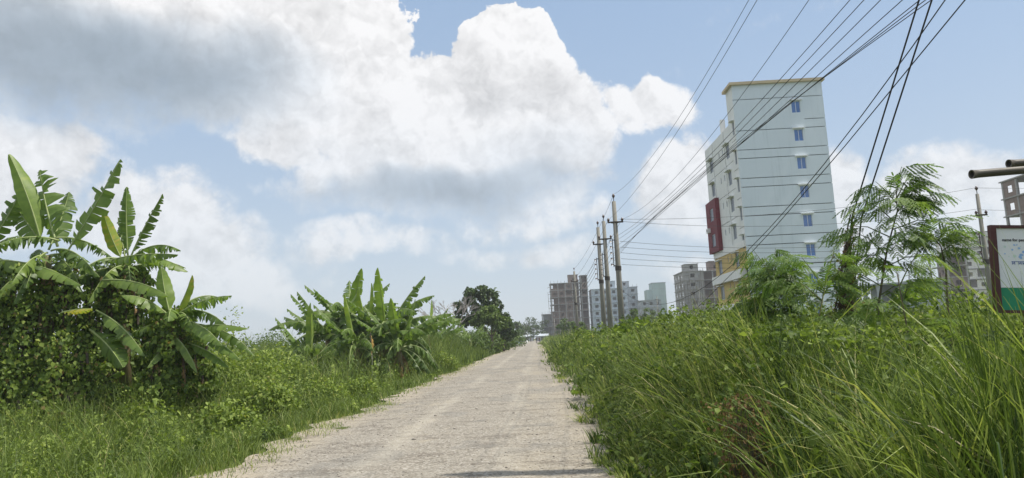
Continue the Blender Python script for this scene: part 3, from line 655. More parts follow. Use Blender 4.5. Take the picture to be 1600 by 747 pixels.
for (u, v, Y, h, s, lab) in ((486, 510, 33.5, 1.2, 1.3, 'small pale banana plant at the left front of the roadside clump'),
                        (512, 470, 36.5, 2.3, 1.65, 'banana plant at the left of the clump with tall spreading leaves'),
                        (545, 455, 38.5, 2.9, 1.7, 'tallest banana plant in the middle of the roadside clump'),
                        (572, 470, 37.5, 2.1, 1.5, 'banana plant hidden behind the dry stalk, right of the tallest one'),
                        (602, 460, 37, 2.5, 1.65, 'banana plant right of the clump middle with two upright leaves'),
                        (632, 480, 38.5, 2.1, 1.6, 'banana plant at the right end of the clump with drooping torn leaves'),
                        (622, 480, 35.5, 1.6, 1.4, 'banana plant at the right front of the clump, leaning over the reeds'),
                        (556, 490, 35, 1.8, 1.45, 'banana plant at the front of the clump left of the dry stalk')):
    p = at(u, v, Y); p.z = gz(p.x, p.y)
    e = banana(p, h, lab, ring(16, rr, (2, 3, 3, 4, 1, 5, 3, 4), 3), s, 'banana plants of the roadside clump', int(u))
    for k in range(4):
        d = link('dry_leaf', DRYLEAF, e); d.location = (0, 0, h-.15-.1*k); d.rotation_euler = (0, rr.uniform(-.2, .2), k*1.7+u); d.scale = (s*.9,)*3
for (u, Y, h, s, lab) in ((668, 50, 2.4, 1.25, 'farther banana plant beyond the clump, nearest of the small ones'), (683, 57, 2.2, 1.2, 'small distant banana plant left of the bare tree'),
                          (700, 63, 2.1, 1.1, 'small distant banana plant below the bare tree'), (733, 70, 1.9, 1.1, 'small distant banana plant in front of the dark tree')):
    p = at(u, 500, Y); p.z = gz(p.x, p.y); banana(p, h, lab, ring(9, rr, (1, 2, 3, 4), 2), s, 'small banana plants farther along', int(u))
p = at(580, 560, 33.5); p.z = gz(p.x, p.y)
ds = empty('dry_stalk', p, 'dry pale stalk with a hanging orange brown leaf in front of the clump', 'dead plant')
MB().tube([(0, 0, -.1), (.05, 0, 1.2), (-.02, 0, 2.4)], [.03, .022, .012], 6).build('stem', PALEBARK, ds)
add_leaf(ds, p+Vector((-.02, 0, 2.5)), p+Vector((.03, -.1, 1.45)), (.06, 0, .1), .34, mat=DEADLEAF, name='dry_leaf', tat=.7, fold=.9, tint=.9, seed=5, nrm=CAMN)

# ------------------------------------------------------------------ shrubs on the left
for (u, v, Y, w, h, lab, n, sz) in (
    (415, 600, 17.5, .75, .95, 'bushy bright green shrub on the verge right of the hanging banana leaves', 1500, .09),
    (352, 640, 14.6, .7, .75, 'low leafy shrub on the near verge below the banana leaves', 1300, .085),
    (232, 655, 15.2, .6, .7, 'small broad leaved weed in front of the creeper mound', 700, .12),
    (395, 545, 22, 1.3, 1.5, 'rounded shrub behind the hanging banana leaves', 1800, .11),
    (365, 500, 23, .6, 2.6, 'thin tall shrub with loose leaves against the sky', 420, .10),
    (430, 555, 25, 1.4, 1.6, 'shrub mound left of the roadside banana clump', 1700, .12),
    (330, 560, 21, 1.1, 1.7, 'shrub in shade behind the short banana plant', 1500, .11),
    (500, 590, 21, .8, .8, 'low shrub on the verge below the pale banana plant', 1000, .09),
    (690, 560, 40, .9, 1.0, 'dark small bush at the road edge in the reed grass', 900, .10),
    (560, 600, 22.5, .6, .65, 'little round weed bush near the road edge', 700, .08),
    (75, 690, 12.5, .8, .5, 'low spreading weed in the near left corner', 1100, .075),
    (620, 560, 36, .9, 1.0, 'leafy bush at the foot of the banana clump', 900, .11)):
    p = at(u, v, Y); p.z = gz(p.x, p.y); h *= 1.3; w *= 1.1
    shrub('leafy_shrub', p, [(0, 0, h*.5, w*.7, w*.7, h*.5), (w*.5, .1, h*.38, w*.5, w*.5, h*.4), (-w*.5, -.1, h*.36, w*.5, w*.5, h*.4)], int(n*1.5), sz*1.1, lab, tint=(.58, .18))
for (u, Y, w, h, lab) in ((668, 58, 1.6, 2.9, 'broad bush behind the reeds beside the banana clump'), (694, 66, 1.7, 3.0, 'broad bush behind the reeds below the bare tree'), (716, 72, 1.7, 3.1, 'broad bush under the left side of the double topped tree'),
                       (738, 76, 1.6, 3.2, 'broad bush under the double topped tree'), (757, 82, 1.6, 3.2, 'broad bush left of the round dark tree'), (780, 100, 1.8, 3.0, 'bush beyond the round dark tree'), (797, 130, 2.2, 3.0, 'last bush before the far tree line')):
    p = at(u, 520, Y); p.z = gz(p.x, p.y)
    shrub('roadside_bush', p, [(0, 0, h*.5, w*.8, w*.7, h*.5), (w*.7, .1, h*.4, w*.7, w*.6, h*.42), (-w*.7, -.1, h*.42, w*.7, w*.6, h*.42)], 1500, .28, lab, TREE_L, (.42, .24))
hr = random.Random(11)
hl = ('first from the left', 'second from the left', 'third from the left', 'fourth from the left', 'fifth from the left', 'sixth, just left of the pale banana plant', 'behind the pale banana plant', 'behind the left of the banana clump', 'behind the tallest banana plant', 'behind the dry stalk', 'behind the right of the banana clump', 'behind the right end of the banana clump', 'last on the right')
for k in range(13):                                # the hedge that closes the fields off at the left
    u = 335+k*21+hr.uniform(-8, 8); Y = 48+hr.uniform(0, 26); p = at(u, 520, Y); p.z = gz(p.x, p.y); h = hr.uniform(2.4, 3.4)*Y/60
    shrub('hedge_bush', p, [(0, 0, h*.5, 1.5, 1.2, h*.5), (1.2, 0, h*.4, 1.2, 1, h*.4), (-1.1, .3, h*.42, 1.2, 1, h*.42)], 1300, .24,
          'bush in the hedge across the left field, %s' % hl[k], TREE_L, (.4, .2), 'hedge bushes across the left field')

# ------------------------------------------------------------------ trees
def tree(name, loc, trunk_h, clumps, n, size, label, mat=TREE_M, tint=(.5, .22), r=.16, group=None, bark=BARK_M, cat='tree'):
    e = empty(name, loc, label, cat, group); tr = MB(); top = Vector((0, 0, trunk_h))
    tr.tube([(0, 0, -.2), (r*.4, 0, trunk_h*.5), top], [r, r*.8, r*.6], 8)
    for c in clumps:
        cc = Vector(c[:3]); tr.tube([top*.85, (top+cc)/2+Vector((0, 0, -.15)), cc, cc+Vector((c[3]*.4, 0, c[5]*.5))], [r*.5, r*.35, r*.2, r*.06], 6)
    tr.build('trunk', bark, e, True)
    if n:
        P, O = [], []; ar = sum(c[3]*c[5] for c in clumps)
        for c in clumps:
            m = int(n*c[3]*c[5]/ar); sub = max(3, int(m/70))
            for q in range(sub):                   # every limb carries several leaf bunches
                v = rng.normal(size=3); v /= np.linalg.norm(v); cen = np.array(c[:3])+v*np.array(c[3:])*(.45+.5*rng.random())
                p, o = ellipsoid_pts(m//sub, cen, np.array(c[3:])*(.24+.2*rng.random()), .35); P.append(p); O.append(o)
        P, O = np.concatenate(P), np.concatenate(O)
        link('crown', leaf_cloud('crown', P, size*(.6+.8*rng.random(len(P))), np.clip(rng.normal(*tint, len(P)), 0, 1), mat, O, .6), e)
    return e
def gat(u, Y): p = at(u, 520, Y); p.z = gz(p.x, p.y); return p
tree('leafy_tree', gat(752, 88), 4.2, [(-.9, 0, 7.2, 1.2, 1.2, 1.3), (1.1, .2, 6.9, 1.2, 1.2, 1.5), (0, 0, 5.6, 1.7, 1.4, 1.0), (-2.1, .3, 4.6, 1.1, 1, .9), (-2.6, 0, 6.1, .8, .8, .9), (.2, 0, 8.0, .8, .8, .8)], 6500, .34,
     'dark green tree with a double topped crown beside the bare tree', TREE_M, (.42, .2))
tree('leafy_tree', gat(768, 80), 2.2, [(0, 0, 4.4, 1.7, 1.2, 1.0), (-1.2, 0, 3.8, 1.2, 1, .9), (1.0, 0, 3.6, 1.1, 1, .9)], 4200, .28, 'light green low tree in front of the double topped tree', TREE_L, (.5, .2))
tree('leafy_tree', gat(786, 92), 1.8, [(0, 0, 3.5, 1.5, 1.3, 1.5), (.8, 0, 2.6, 1.3, 1.2, 1.2), (-.5, 0, 5.4, .7, .7, 1.1), (.3, 0, 2.0, 1.3, 1.2, 1.0)], 4200, .3, 'round dark tree standing nearest the road on the left', TREE_M, (.35, .18))
bt = empty('bare_tree', gat(709, 80), 'leafless greyish tree with fine bare branches', 'tree'); tm = MB(); br = random.Random(5)
def grow(p, d, ln, r, depth, mb):
    q = p+d*ln; mb.tube([p, (p+q)/2+Vector((br.gauss(0, .05), 0, .03))*ln, q], [r, r*.85, r*.65], 5)
    if depth == 0: return
    for k in range(3 if depth > 1 else 4):
        nd = (d+Vector((br.gauss(0, .5), br.gauss(0, .5), br.gauss(.12, .25)))).normalized(); grow(q, nd, ln*br.uniform(.62, .85), r*.6, depth-1, mb)
MB().tube([(0, 0, -.2), (.05, 0, 1.4), (0, 0, 2.6)], [.14, .12, .10], 8).build('trunk', PALEBARK, bt)
for k in range(3):
    mb = MB(); grow(Vector((0, 0, 2.4)), Vector((.5*(k-1), .1*k, 1)).normalized(), 1.6, .11, 4, mb); mb.build('branch', PALEBARK, bt)
tr_r = random.Random(9); FS = 1.35
for k in range(10):                                # far tree line either side of the end of the road
    u = (806, 815, 824, 833, 842, 848, 798, 780, 860, 829)[k]; Y = (210, 240, 290, 330, 330, 350, 190, 170, 300, 380)[k]; p = gat(u, Y); s = FS*(1.0, 1.05, 1.2, 1.6, 1.7, 1.3, .9, .9, 1.1, 1.9)[k]
    if k == 8: p.x += 6
    kind = ('beside the road end', 'left of the road end', 'close to the vanishing road', 'tallest of the line', 'behind the two walkers', 'right of the road end', 'left of the round dark tree line', 'nearest of the far line', 'beyond the grey frame block', 'farthest of the line')[k]
    tree('far_tree', p, 2*s, [(tr_r.uniform(-1, 1), 0, 3.6*s, 2.6*s, 2*s, 1.5*s), (2*s, 0, 3*s, 1.8*s, 1.6*s, 1.2*s), (-1.9*s, 0, 2.8*s, 1.9*s, 1.6*s, 1.2*s), (0, 0, 1.6*s, 2.6*s, 2*s, 1.2*s)],
         700, .55, 'hazy dark far tree, '+kind, TREE_M, (.4, .2), group='far trees at the end of the road')
for (u, Y, s, lab) in ((1003, 150, 1.0, 'green tree in front of the grey block right of the thick pole'), (992, 130, .8, 'light green tree at the foot of the thick pole'), (884, 160, .8, 'tree beside the brick frame block'),
                  (1165, 60, .55, 'low tree at the left foot of the tall pale blue building'), (905, 130, .6, 'small bush tree between the brick frame block and the poles'), (1028, 170, 1.0, 'tree before the plain pale tower'), (1345, 90, .9, 'dark tree behind the guy wire vine')):
    p = gat(u, Y); tree('leafy_tree', p, 2.6*s, [(0, 0, 5.6*s, 2*s, 1.6*s, 1.8*s), (1.5*s, 0, 4.4*s, 1.7*s, 1.4*s, 1.3*s), (-1.5*s, 0, 4.2*s, 1.7*s, 1.4*s, 1.3*s), (0, 0, 2.6*s, 2*s, 1.6*s, 1.4*s)], 1700, .3, lab, TREE_L, (.4, .22))

# feathery saplings on the bank
def frond_mesh(seed, Lr=.30, pairs=6):
    r = random.Random(seed); V, F, T = [], [], []
    drop = r.uniform(.15, .55); tint = r.uniform(.35, .85)
    pt = lambda t: Vector((Lr*t, 0, -drop*Lr*t*t*.9))
    def strip(a, b, w):
        n = len(V); d = (b-a).normalized(); s = d.cross(Vector((0, 0, 1))).normalized()*w
        V.extend([tuple(a-s), tuple(a+s), tuple(b+s), tuple(b-s)]); F.append((n, n+1, n+2, n+3)); T.append(.6)
    for i in range(5): strip(pt(i/5), pt((i+1)/5), .0016)
    for i in range(pairs+1):
        t = .18+.82*i/pairs; p = pt(t)
        for sd in ((1, -1) if i < pairs else (0,)):
            ln = (.11+.05*sin(pi*min(1, t*.9)))*r.uniform(.85, 1.1)
            d = Vector((.72, sd*.7, -.35-r.uniform(0, .35))).normalized() if sd else Vector((1, 0, -.5)).normalized()
            strip(p, p+d*ln, .001); m = 11; tn = tint+r.gauss(0, .12)
            sv = d.cross(Vector((0, 0, 1))).normalized()
            for j in range(m):
                q = p+d*ln*(j+.6)/m+Vector((0, 0, -.02*(j/m)**2))
                for s2 in (1, -1):
                    dd = (d*.55+sv*s2*.85+Vector((0, 0, r.gauss(.05, .2)))).normalized()*.0155*(1-.35*abs(j/m-.45)); w = d*.0068
                    n = len(V); V.extend([tuple(q-w), tuple(q+w), tuple(q+dd+w*.8), tuple(q+dd-w*.8)]); F.append((n, n+1, n+2, n+3)); T.append(min(1, max(0, tn+r.gauss(0, .06))))
    return np_mesh('frond', np.array(V), np.array(F), np.array(T), FROND_M)
FR = [frond_mesh(i) for i in range(6)]
def sapling(name, loc, stem_pts, branches, label, scale=1.0, cat='sapling', seed=0, nf=7):
    """stem_pts relative to loc; branches (t on stem, azimuth, length, rise)."""
    r = random.Random(seed); e = empty(name, loc, label, cat); pts = [Vector(p) for p in stem_pts]
    def on(t):
        f = t*(len(pts)-1); i = min(int(f), len(pts)-2); return pts[i].lerp(pts[i+1], f-i)
    k = len(pts); MB().tube(pts, [.017*(1-.75*i/(k-1))*scale**.5 for i in range(k)], 6).build('trunk', BARK_M, e, True)
    def put(p, a, tilt, s):
        f = link('frond', FR[r.randrange(6)], e); f.location = p; f.rotation_euler = (r.gauss(0, .3), tilt, a); f.scale = (s, s, s)
    for (t, a, ln, rise) in branches:
        ln *= .78-.35*max(0, t-.6)/.4; rise += .25*max(0, t-.6)/.4
        p0 = on(t); tip = p0+Vector((cos(a)*ln, sin(a)*ln, rise)); mid = (p0+tip)/2+Vector((0, 0, .12*ln))
        MB().tube([p0, mid, tip], [.008, .006, .003], 5).build('branch', STEM_M, e)
        for j in range(nf):
            q = (j+.7)/nf; p = p0*(1-q)**2+mid*2*q*(1-q)+tip*q*q
            put(p, a+(1 if j % 2 else -1)*r.uniform(.3, 1.1), r.uniform(-.35, .35), scale*r.uniform(.75, 1.1))
        put(tip, a, .2, scale)
    for j in range(8): put(on(.72+.04*j), j*2.4, r.uniform(-1.1, -.35), scale*.8)
    return e
SY = 8.6
def rel(base, *uv): return [Vector((0, 0, -.1))]+[at(u, v, SY+d)-base for (u, v, d) in uv]
b0 = at(1368, 520, SY); b0.z = gz(b0.x, b0.y)
sapling('feathery_sapling', b0, rel(b0, (1372, 480, 0), (1386, 390, 0), (1402, 330, 0), (1400, 298, 0)),
        [(.30, .2, .55, .12), (.34, 3.0, .5, .2), (.42, -.4, .6, .1), (.48, 3.4, .55, .28), (.52, .3, .62, .05), (.58, 2.9, .6, .18), (.63, -.3, .75, .02), (.68, 3.3, .5, .22), (.74, .4, .62, .12), (.80, -.2, .5, .05), (.84, 2.8, .35, .15), (.90, .1, .42, .1), (.95, .5, .35, .14), (.72, -1.6, .4, .1), (.55, -1.5, .45, .08), (.45, 1.6, .4, .1)],
        'tall feathery leaved sapling rising above the grass right of the guy wires', 1.0, seed=1)
b1 = at(1480, 520, SY-.2); b1.z = gz(b1.x, b1.y)
sapling('feathery_sapling', b1, rel(b1, (1480, 470, -.2), (1478, 420, -.2), (1470, 385, -.3), (1455, 365, -.4)),
        [(.7, .2, .35, 0), (.85, -.2, .3, -.02), (.8, 3.2, .3, .05)], 'feathery sapling arching over beside the sign board', .8, seed=2)
b2 = at(1210, 520, 11.0); b2.z = gz(b2.x, b2.y)
sapling('feathery_bush', b2, [(0, 0, -.1), (0, 0, .9), (.03, 0, 1.4), (.05, 0, 1.8), (.1, 0, 2.1)],
        [(.34+.024*k, k*2.3, .24+.10*(k % 4), .16+.1*(k % 3)) for k in range(26)], 'dense feathery bush in front of the pale blue building', 1.05, 'bush', 3, 7)
b3 = at(1262, 520, 8.2); b3.z = gz(b3.x, b3.y)
sapling('feathery_bush', b3, [(0, 0, -.1), (.05, 0, .8), (.1, 0, 1.25), (.2, 0, 1.6), (.26, 0, 1.8)],
        [(.4, 2.8, .6, .0), (.45, .3, .5, .05), (.52, 3.3, .6, .02), (.6, 0, .45, .1), (.75, 2.6, .55, .2), (.82, -.5, .45, .2), (.9, 3.0, .4, .2), (.97, .2, .35, .15), (.6, -1.5, .5, 0)], 'low feathery bush to the left of the vine covered guy wires', 1.0, 'bush', 4, 6)
b4 = at(1425, 520, 7.6); b4.z = gz(b4.x, b4.y)
sapling('feathery_bush', b4, [(0, 0, -.1), (-.03, 0, .8), (-.05, 0, 1.3), (-.08, 0, 1.8)],
        [(.5, 2.8, .5, .1), (.6, .3, .5, .1), (.7, 3.4, .5, .12), (.8, .6, .5, .1), (.9, -.4, .4, .15)], 'low feathery bush at the foot of the tall sapling', .95, 'bush', 5, 6)

# dry brown weed low on the near bank
p = Vector((1.66, 6.0, gz(1.66, 6.0)))
dw = empty('dead_weed', p, 'brown dried weed standing low in the near grass bank', 'dead plant'); mb = MB()
for k in range(70):
    a = random.random()*6.28; h = random.uniform(.4, 1.0); q = random.uniform(.03, .2)
    mb.tube([(cos(a)*.05, sin(a)*.05, -.05), (cos(a)*q*.6, sin(a)*q*.6, h*.5), (cos(a)*q, sin(a)*q, h)], [.004, .003, .0015], 4)
mb.build('stem', DRYSTEM, dw); P = np.stack([rng.normal(0, .13, 1100), rng.normal(0, .13, 1100), .02+.95*rng.random(1100)**1.3], -1)
link('foliage', leaf_cloud('foliage', P, .02+.03*rng.random(1100), .5*rng.random(1100), DEADLEAF, up=.2), dw)

# ------------------------------------------------------------------ buildings
def wall_holes(mb, axis_, c, th, u0, u1, z0, z1, holes, m=0):
    """A wall of thickness th from plane c inward, cut by rectangular holes (u0, u1, z0, z1)."""
    us = sorted({u0, u1, *[min(max(h[i], u0), u1) for h in holes for i in (0, 1)]}); zs = sorted({z0, z1, *[min(max(h[i], z0), z1) for h in holes for i in (2, 3)]})
    for i in range(len(zs)-1):
        run = None
        for j in range(len(us)-1):
            a, b = (us[j]+us[j+1])/2, (zs[i]+zs[i+1])/2
            solid = not any(h[0] < a < h[1] and h[2] < b < h[3] for h in holes)
            if solid: run = (run[0], us[j+1]) if run else (us[j], us[j+1])
            if run and (not solid or j == len(us)-2):
                if axis_ == 'y': mb.box(run[0], run[1], c, c+th, zs[i], zs[i+1], m)
                else: mb.box(c, c+th, run[0], run[1], zs[i], zs[i+1], m)
                run = None
def window(e, axis_, c, u0, u1, z0, z1, glass, split=True, frame=ALU, fr=.05):
    f = MB(); dp = .05
    def b(mb, a0, a1, q0, q1, d0, d1):
        if axis_ == 'y': mb.box(a0, a1, c+d0, c+d1, q0, q1)
        else: mb.box(c+d0, c+d1, a0, a1, q0, q1)
    for r in ((u0, u0+fr, z0, z1), (u1-fr, u1, z0, z1), (u0+fr, u1-fr, z0, z0+fr), (u0+fr, u1-fr, z1-fr, z1)): b(f, *r, .07, .07+dp)
    if split: b(f, (u0+u1)/2-fr*.6, (u0+u1)/2+fr*.6, z0+fr, z1-fr, .06, .07+dp-.004)
    fo = f.build('window', frame, e); k = 2 if split else 1; w = (u1-u0-2*fr)/k
    for i in range(k):
        p = MB(); b(p, u0+fr+w*i+.002, u0+fr+w*(i+1)-.002, z0+fr, z1-fr, .085+.02*(i % 2), .10+.02*(i % 2)); p.build('pane', glass, fo)
    return fo

def main_building():
    x0, x1, y0, y1, zt, zp = 22.9, 32.65, 76.0, 90.0, 28.0, 24.3
    e = empty('apartment_building', ((x0+x1)/2, (y0+y1)/2, -.3), 'tall narrow pale blue apartment building with blue windows and mustard lower floors', 'apartment building')
    o = e.location
    def B(mb, name, mat, par=e): return mb.build(name, mat, par, origin=o if par is e else (0, 0, 0))
    def win(*a, **k):
        f = window(e, *a, **k); f.location = -Vector(o); return f
    cores = [25.21, 22.03, 18.92, 15.76, 12.60, 9.43, 6.25, 3.1]
    holes = []; gro = [(x0-1, x1+1, 26.32, 26.40)]
    for z in cores:
        holes.append((29.62-.48, 29.62+.48, z-.66, z+.66))
        if z < 25: gro += [(x0-1, x1+1, z+.78, z+.86), ((30.4 if z > 22 else x0-1), x1+1, z+1.74, z+1.82)]
    front = MB(); wall_holes(front, 'y', y0, .22, x0, x1, -.3, zt, holes+gro); B(front, 'front_wall', PALE_BLUE)
    for z in cores:
        win('y', y0, 29.14, 30.10, z-.66, z+.66, GLASS_B)
        s = MB(); s.box(28.97, 30.27, y0-.30, y0-.003, z+.70, z+.82); B(s, 'sunshade', WHITE_P)
    # left side: tower bay at the corner, then the lower wing
    A1 = [23.4, 20.1, 17.0, 13.83, 10.75]; B1 = [21.6, 18.5, 15.45, 12.3, 9.15, 6.0]; C1 = [21.7, 18.7]
    h = []
    for z in A1: h.append((76.55, 77.25, z-.75, z+.75))
    for z in B1: h += [(79.2, 80.5, z-.85, z+.75), (81.8, 82.2, z+.1, z+.8), (83.4, 83.8, z+.1, z+.8)]
    for z in C1+[9.0, 5.9]: h.append((86.4, 88.1, z-.85, z+.75))
    gl_ = [(77.9, 91, z, z+.07) for z in (23.15, 20.0, 16.9, 13.75)]+[(y0, 77.9, z, z+.07) for z in (22.0, 18.75, 15.5, 12.3)]
    low = MB(); wall_holes(low, 'x', x0, .22, y0+.222, y1, 10.2, zp, h+gl_)
    low.box(x0, x0+.22, y0+.222, 78.6, zp, zt); B(low, 'side_wall', OFFWHITE)
    ml = MB(); wall_holes(ml, 'x', x0-.004, .22, y0+.224, y1-.5, 7.95, 10.198, h); wall_holes(ml, 'x', x0-.004, .22, y0+.224, y1-.5, -.3, 6.95, h); B(ml, 'lower_wall', MUSTARD)
    bd = MB(); bd.box(x0-.5, x0+.2, 77.4, y1-.2, 6.96, 7.94); B(bd, 'balcony', WHITE_P)
    b2 = MB(); b2.box(x0-.10, x0-.006, y0+.4, y1-.3, 10.2, 10.9); B(b2, 'band', WHITE_P)
    b3 = MB(); b3.box(x0-.5, x0-.006, y0+1, y1-.2, 3.7, 4.3); B(b3, 'band', WHITE_P)
    for z in A1: win('x', x0, 76.55, 77.25, z-.75, z+.75, GLASS_D, split=False); s = MB(); s.box(x0-.4, x0-.003, 76.4, 77.4, z+.78, z+.87); B(s, 'sunshade', WHITE_P)
    for z in B1:
        win('x', x0, 79.2, 80.5, z-.85, z+.75, GLASS_D); s = MB(); s.box(x0-.45, x0-.003, 79.0, 80.7, z+.78, z+.87); B(s, 'sunshade', OFFWHITE)
        for a in (81.8, 83.4): win('x', x0, a, a+.4, z+.1, z+.8, GLASS_D, split=False)
    for z in C1+[9.0, 5.9]: win('x', x0, 86.4, 88.1, z-.85, z+.75, GLASS_D); s = MB(); s.box(x0-.45, x0-.003, 86.2, 88.3, z+.78, z+.87); B(s, 'sunshade', OFFWHITE)
    rb = MB(); wall_holes(rb, 'x', x0-.5, .2, 85.3, 90.05, 10.9, 17.3, [(86.5, 88.2, 14.75, 16.3), (86.5, 88.2, 11.6, 13.1)])
    rb.box(x0-.3, x0-.006, 85.3, 85.5, 10.9, 17.3); rb.box(x0-.3, x0-.006, 89.85, 90.05, 10.9, 17.3); rb.box(x0-.3, x0-.006, 85.5, 89.85, 17.1, 17.3); rb.box(x0-.3, x0-.006, 85.5, 89.85, 10.9, 11.1); rb.box(x0-.3, x0-.006, 85.5, 89.85, 14.1, 14.3)
    B(rb, 'maroon_bay', MAROON)
    for z in (15.52, 12.35): win('x', x0-.5, 86.5, 88.2, z-.77, z+.75, GLASS_D)
    ac = MB(); ac.box(x0-.85, x0-.503, 88.5, 89.3, 13.5, 14.05); a_ = B(ac, 'air_conditioner', WHITE_P)
    fan = MB(); fan.tube([(x0-.87, 88.9, 13.78), (x0-.852, 88.9, 13.78)], .2, 14); fo = fan.build('grille', IRON, a_); fo.location = -Vector(o)+Vector((0, 0, 0)); fo.location = (-o.x, -o.y, -o.z)
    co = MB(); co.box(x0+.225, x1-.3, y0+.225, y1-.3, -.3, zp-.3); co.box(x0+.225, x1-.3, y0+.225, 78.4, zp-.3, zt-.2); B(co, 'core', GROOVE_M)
    bk = MB(); bk.box(x0+.22, x1, y1-.2, y1, -.3, zp); bk.box(x1-.2, x1, y0+.222, y1-.2, -.3, zp); bk.box(x1-.2, x1, y0+.222, 78.4, zp, zt); bk.box(x0+.222, x1, 78.402, 78.6, zp-.8, zt); B(bk, 'rear_wall', PALE_BLUE)
    rf = MB(); rf.box(x0-.35, x1+.25, y0-.35, 78.9, zt, zt+.30); B(rf, 'roof_slab', TAN_P)
    r2 = MB()
    for k in range(7): r2.box(x1-4.6+k*.62, x1-4.6+k*.62+.56, y0+.2, y0+1.6, zt+.36, zt+.44)
    r2.box(x1-4.7, x1-.2, y0+.15, y0+.24, zt+.302, zt+.40); B(r2, 'roof_rack', BRICK_M)
    pp = MB(); pp.box(x0+.222, x1-.202, 78.6, y1-.2, zp-.3, zp-.1); B(pp, 'terrace', CONC)
    ch = MB(); ch.box(x0+.3, x0+.8, 82.6, 83.1, zp-.1, zp+1.9); B(ch, 'chimney', WHITE_P)
    for yy in (79.4, 84.6): pi_ = MB(); pi_.tube([(x0-.06, yy+1.6, 10.95), (x0-.06, yy+1.6, zp-.1)], .05, 8); B(pi_, 'drain_pipe', OFFWHITE)
main_building()

def frame_block(name, label, x0, y0, w, d, floors, fh, nx, ny, wall, panes, fill=.6, seed=0, roof=True, slab=CONC, col=None, top=None, cat='unfinished building', scaff=False, base=0):
    """Bare concrete frame: slabs, columns, infill panels with openings; front at y0, left side at x0 (the left side may be seen too)."""
    r = random.Random(seed); o = Vector((x0+w/2, y0+d/2, gz(x0, y0))); e = empty(name, o, label, cat); col = col or CONC
    def B(mb, n, m): return mb.build(n, m, e, origin=o)
    bx, by = w/nx, d/ny; z0 = base
    for f in range(floors+1):
        z = z0+f*fh; s = MB(); s.box(x0-.25, x0+w+.25, y0-.25, y0+d+.25, z-.22, z); B(s, 'slab', slab)
    for i in range(nx+1):
        c = MB(); x = x0+min(max(i*bx, .02), w-.42)
        for f in range(floors): c.box(x, x+.4, y0+.02, y0+.4, z0+f*fh+.002, z0+f*fh+fh-.222)
        B(c, 'column', col)
    for j in range(1, ny+1):
        c = MB(); y = y0+min(j*by, d-.42)
        for f in range(floors): c.box(x0+.02, x0+.42, y, y+.4, z0+f*fh+.002, z0+f*fh+fh-.222)
        B(c, 'column', col)
    for f in range(floors):
        za, zb = z0+f*fh+.003, z0+f*fh+fh-.223
        for i in range(nx):
            xa, xb = x0+i*bx+(.42 if i == 0 else .402), x0+(i+1)*bx-(.42 if i == nx-1 else .002); q = r.random()
            if q < fill:
                ww = min(1.5, (xb-xa)*.45); cx = (xa+xb)/2+r.uniform(-.2, .2)*(xb-xa-ww)*.5; p = MB()
                wall_holes(p, 'y', y0+.1, .14, xa, xb, za, zb, [(cx-ww/2, cx+ww/2, za+.9, za+2.2)]); B(p, 'wall_panel', wall)
                if panes: wn = window(e, 'y', y0+.12, cx-ww/2, cx+ww/2, za+.9, za+2.2, GLASS_D); wn.location = -o
            elif q < fill+.25: p = MB(); p.box(xa, xb, y0+.1, y0+.24, za, za+r.uniform(.6, 1.1)); B(p, 'parapet', wall)
        for j in range(ny):
            ya, yb = y0+j*by+.402, y0+(j+1)*by-(.422 if j == ny-1 else .002)
            if r.random() < fill:
                cy = (ya+yb)/2; ww = min(1.3, (yb-ya)*.4); p = MB(); wall_holes(p, 'x', x0+.1, .14, ya, yb, za, zb, [(cy-ww/2, cy+ww/2, za+.9, za+2.2)]); B(p, 'wall_panel', wall)
        p = MB(); p.box(x0+w*.1, x0+w-.1, y0+min(4, d*.6), y0+min(4, d*.6)+.15, za, zb); B(p, 'inner_wall', wall)
        p = MB(); p.box(x0+w-.18, x0+w-.02, y0+.42, y0+d-.1, za, zb); B(p, 'wall_panel', wall)
    zt = z0+floors*fh
    if roof:
        for k in range(nx*2+1):
            p = MB(); x = x0+.2+k*(w-.4)/(nx*2)
            for q in range(3): p.tube([(x+.06*q, y0+.2, zt-.1), (x+.06*q+r.uniform(-.1, .1), y0+.2, zt+r.uniform(.8, 1.5))], .025, 4)
            B(p, 'rebar', IRON)
    for (a, b, c_, d_, hh) in (top or ()):
        p = MB(); wall_holes(p, 'y', y0+c_, .15, x0+a, x0+b, zt+.003, zt+hh, [((x0*2+a+b)/2-.6, (x0*2+a+b)/2+.6, zt+.8, zt+2.0)]); p.box(x0+a, x0+a+.15, y0+c_+.152, y0+d_, zt+.003, zt+hh); p.box(x0+b-.15, x0+b, y0+c_+.152, y0+d_, zt+.003, zt+hh); p.box(x0+a+.152, x0+b-.152, y0+d_-.15, y0+d_, zt+.003, zt+hh); B(p, 'stair_head', wall)
        p = MB(); p.box(x0+a-.2, x0+b+.2, y0+c_-.2, y0+d_+.2, zt+hh+.003, zt+hh+.18); B(p, 'slab', slab)
    if scaff:                                       # bamboo scaffold poles up the front and the side
        for k in range(9):
            p = MB(); x = x0-.9+k*(w+1)/8; p.tube([(x, y0-1, -.3), (x+r.uniform(-.4, .4), y0-.9, zt*r.uniform(.65, 1.03))], .07, 5); B(p, 'scaffold_pole', DRYSTEM)
        for f in range(floors):
            p = MB(); p.tube([(x0-1, y0-.95, z0+f*fh+1.5), (x0-1.0, y0+d*.7, z0+f*fh+1.6)], .06, 5); p.tube([(x0-1.1, y0-.95, z0+f*fh+1.4), (x0+w*.3, y0-.98, z0+f*fh+1.5)], .06, 5); B(p, 'scaffold_rail', DRYSTEM)
    return e
frame_block('unfinished_block', 'brown brick and concrete frame block under construction at the end of the road', 7.6, 330, 13.4, 12, 8, 3.25, 4, 3, BRICK_M, False, .45, 1, True, top=((8.6, 13.0, 2, 8, 3.6),), scaff=True)
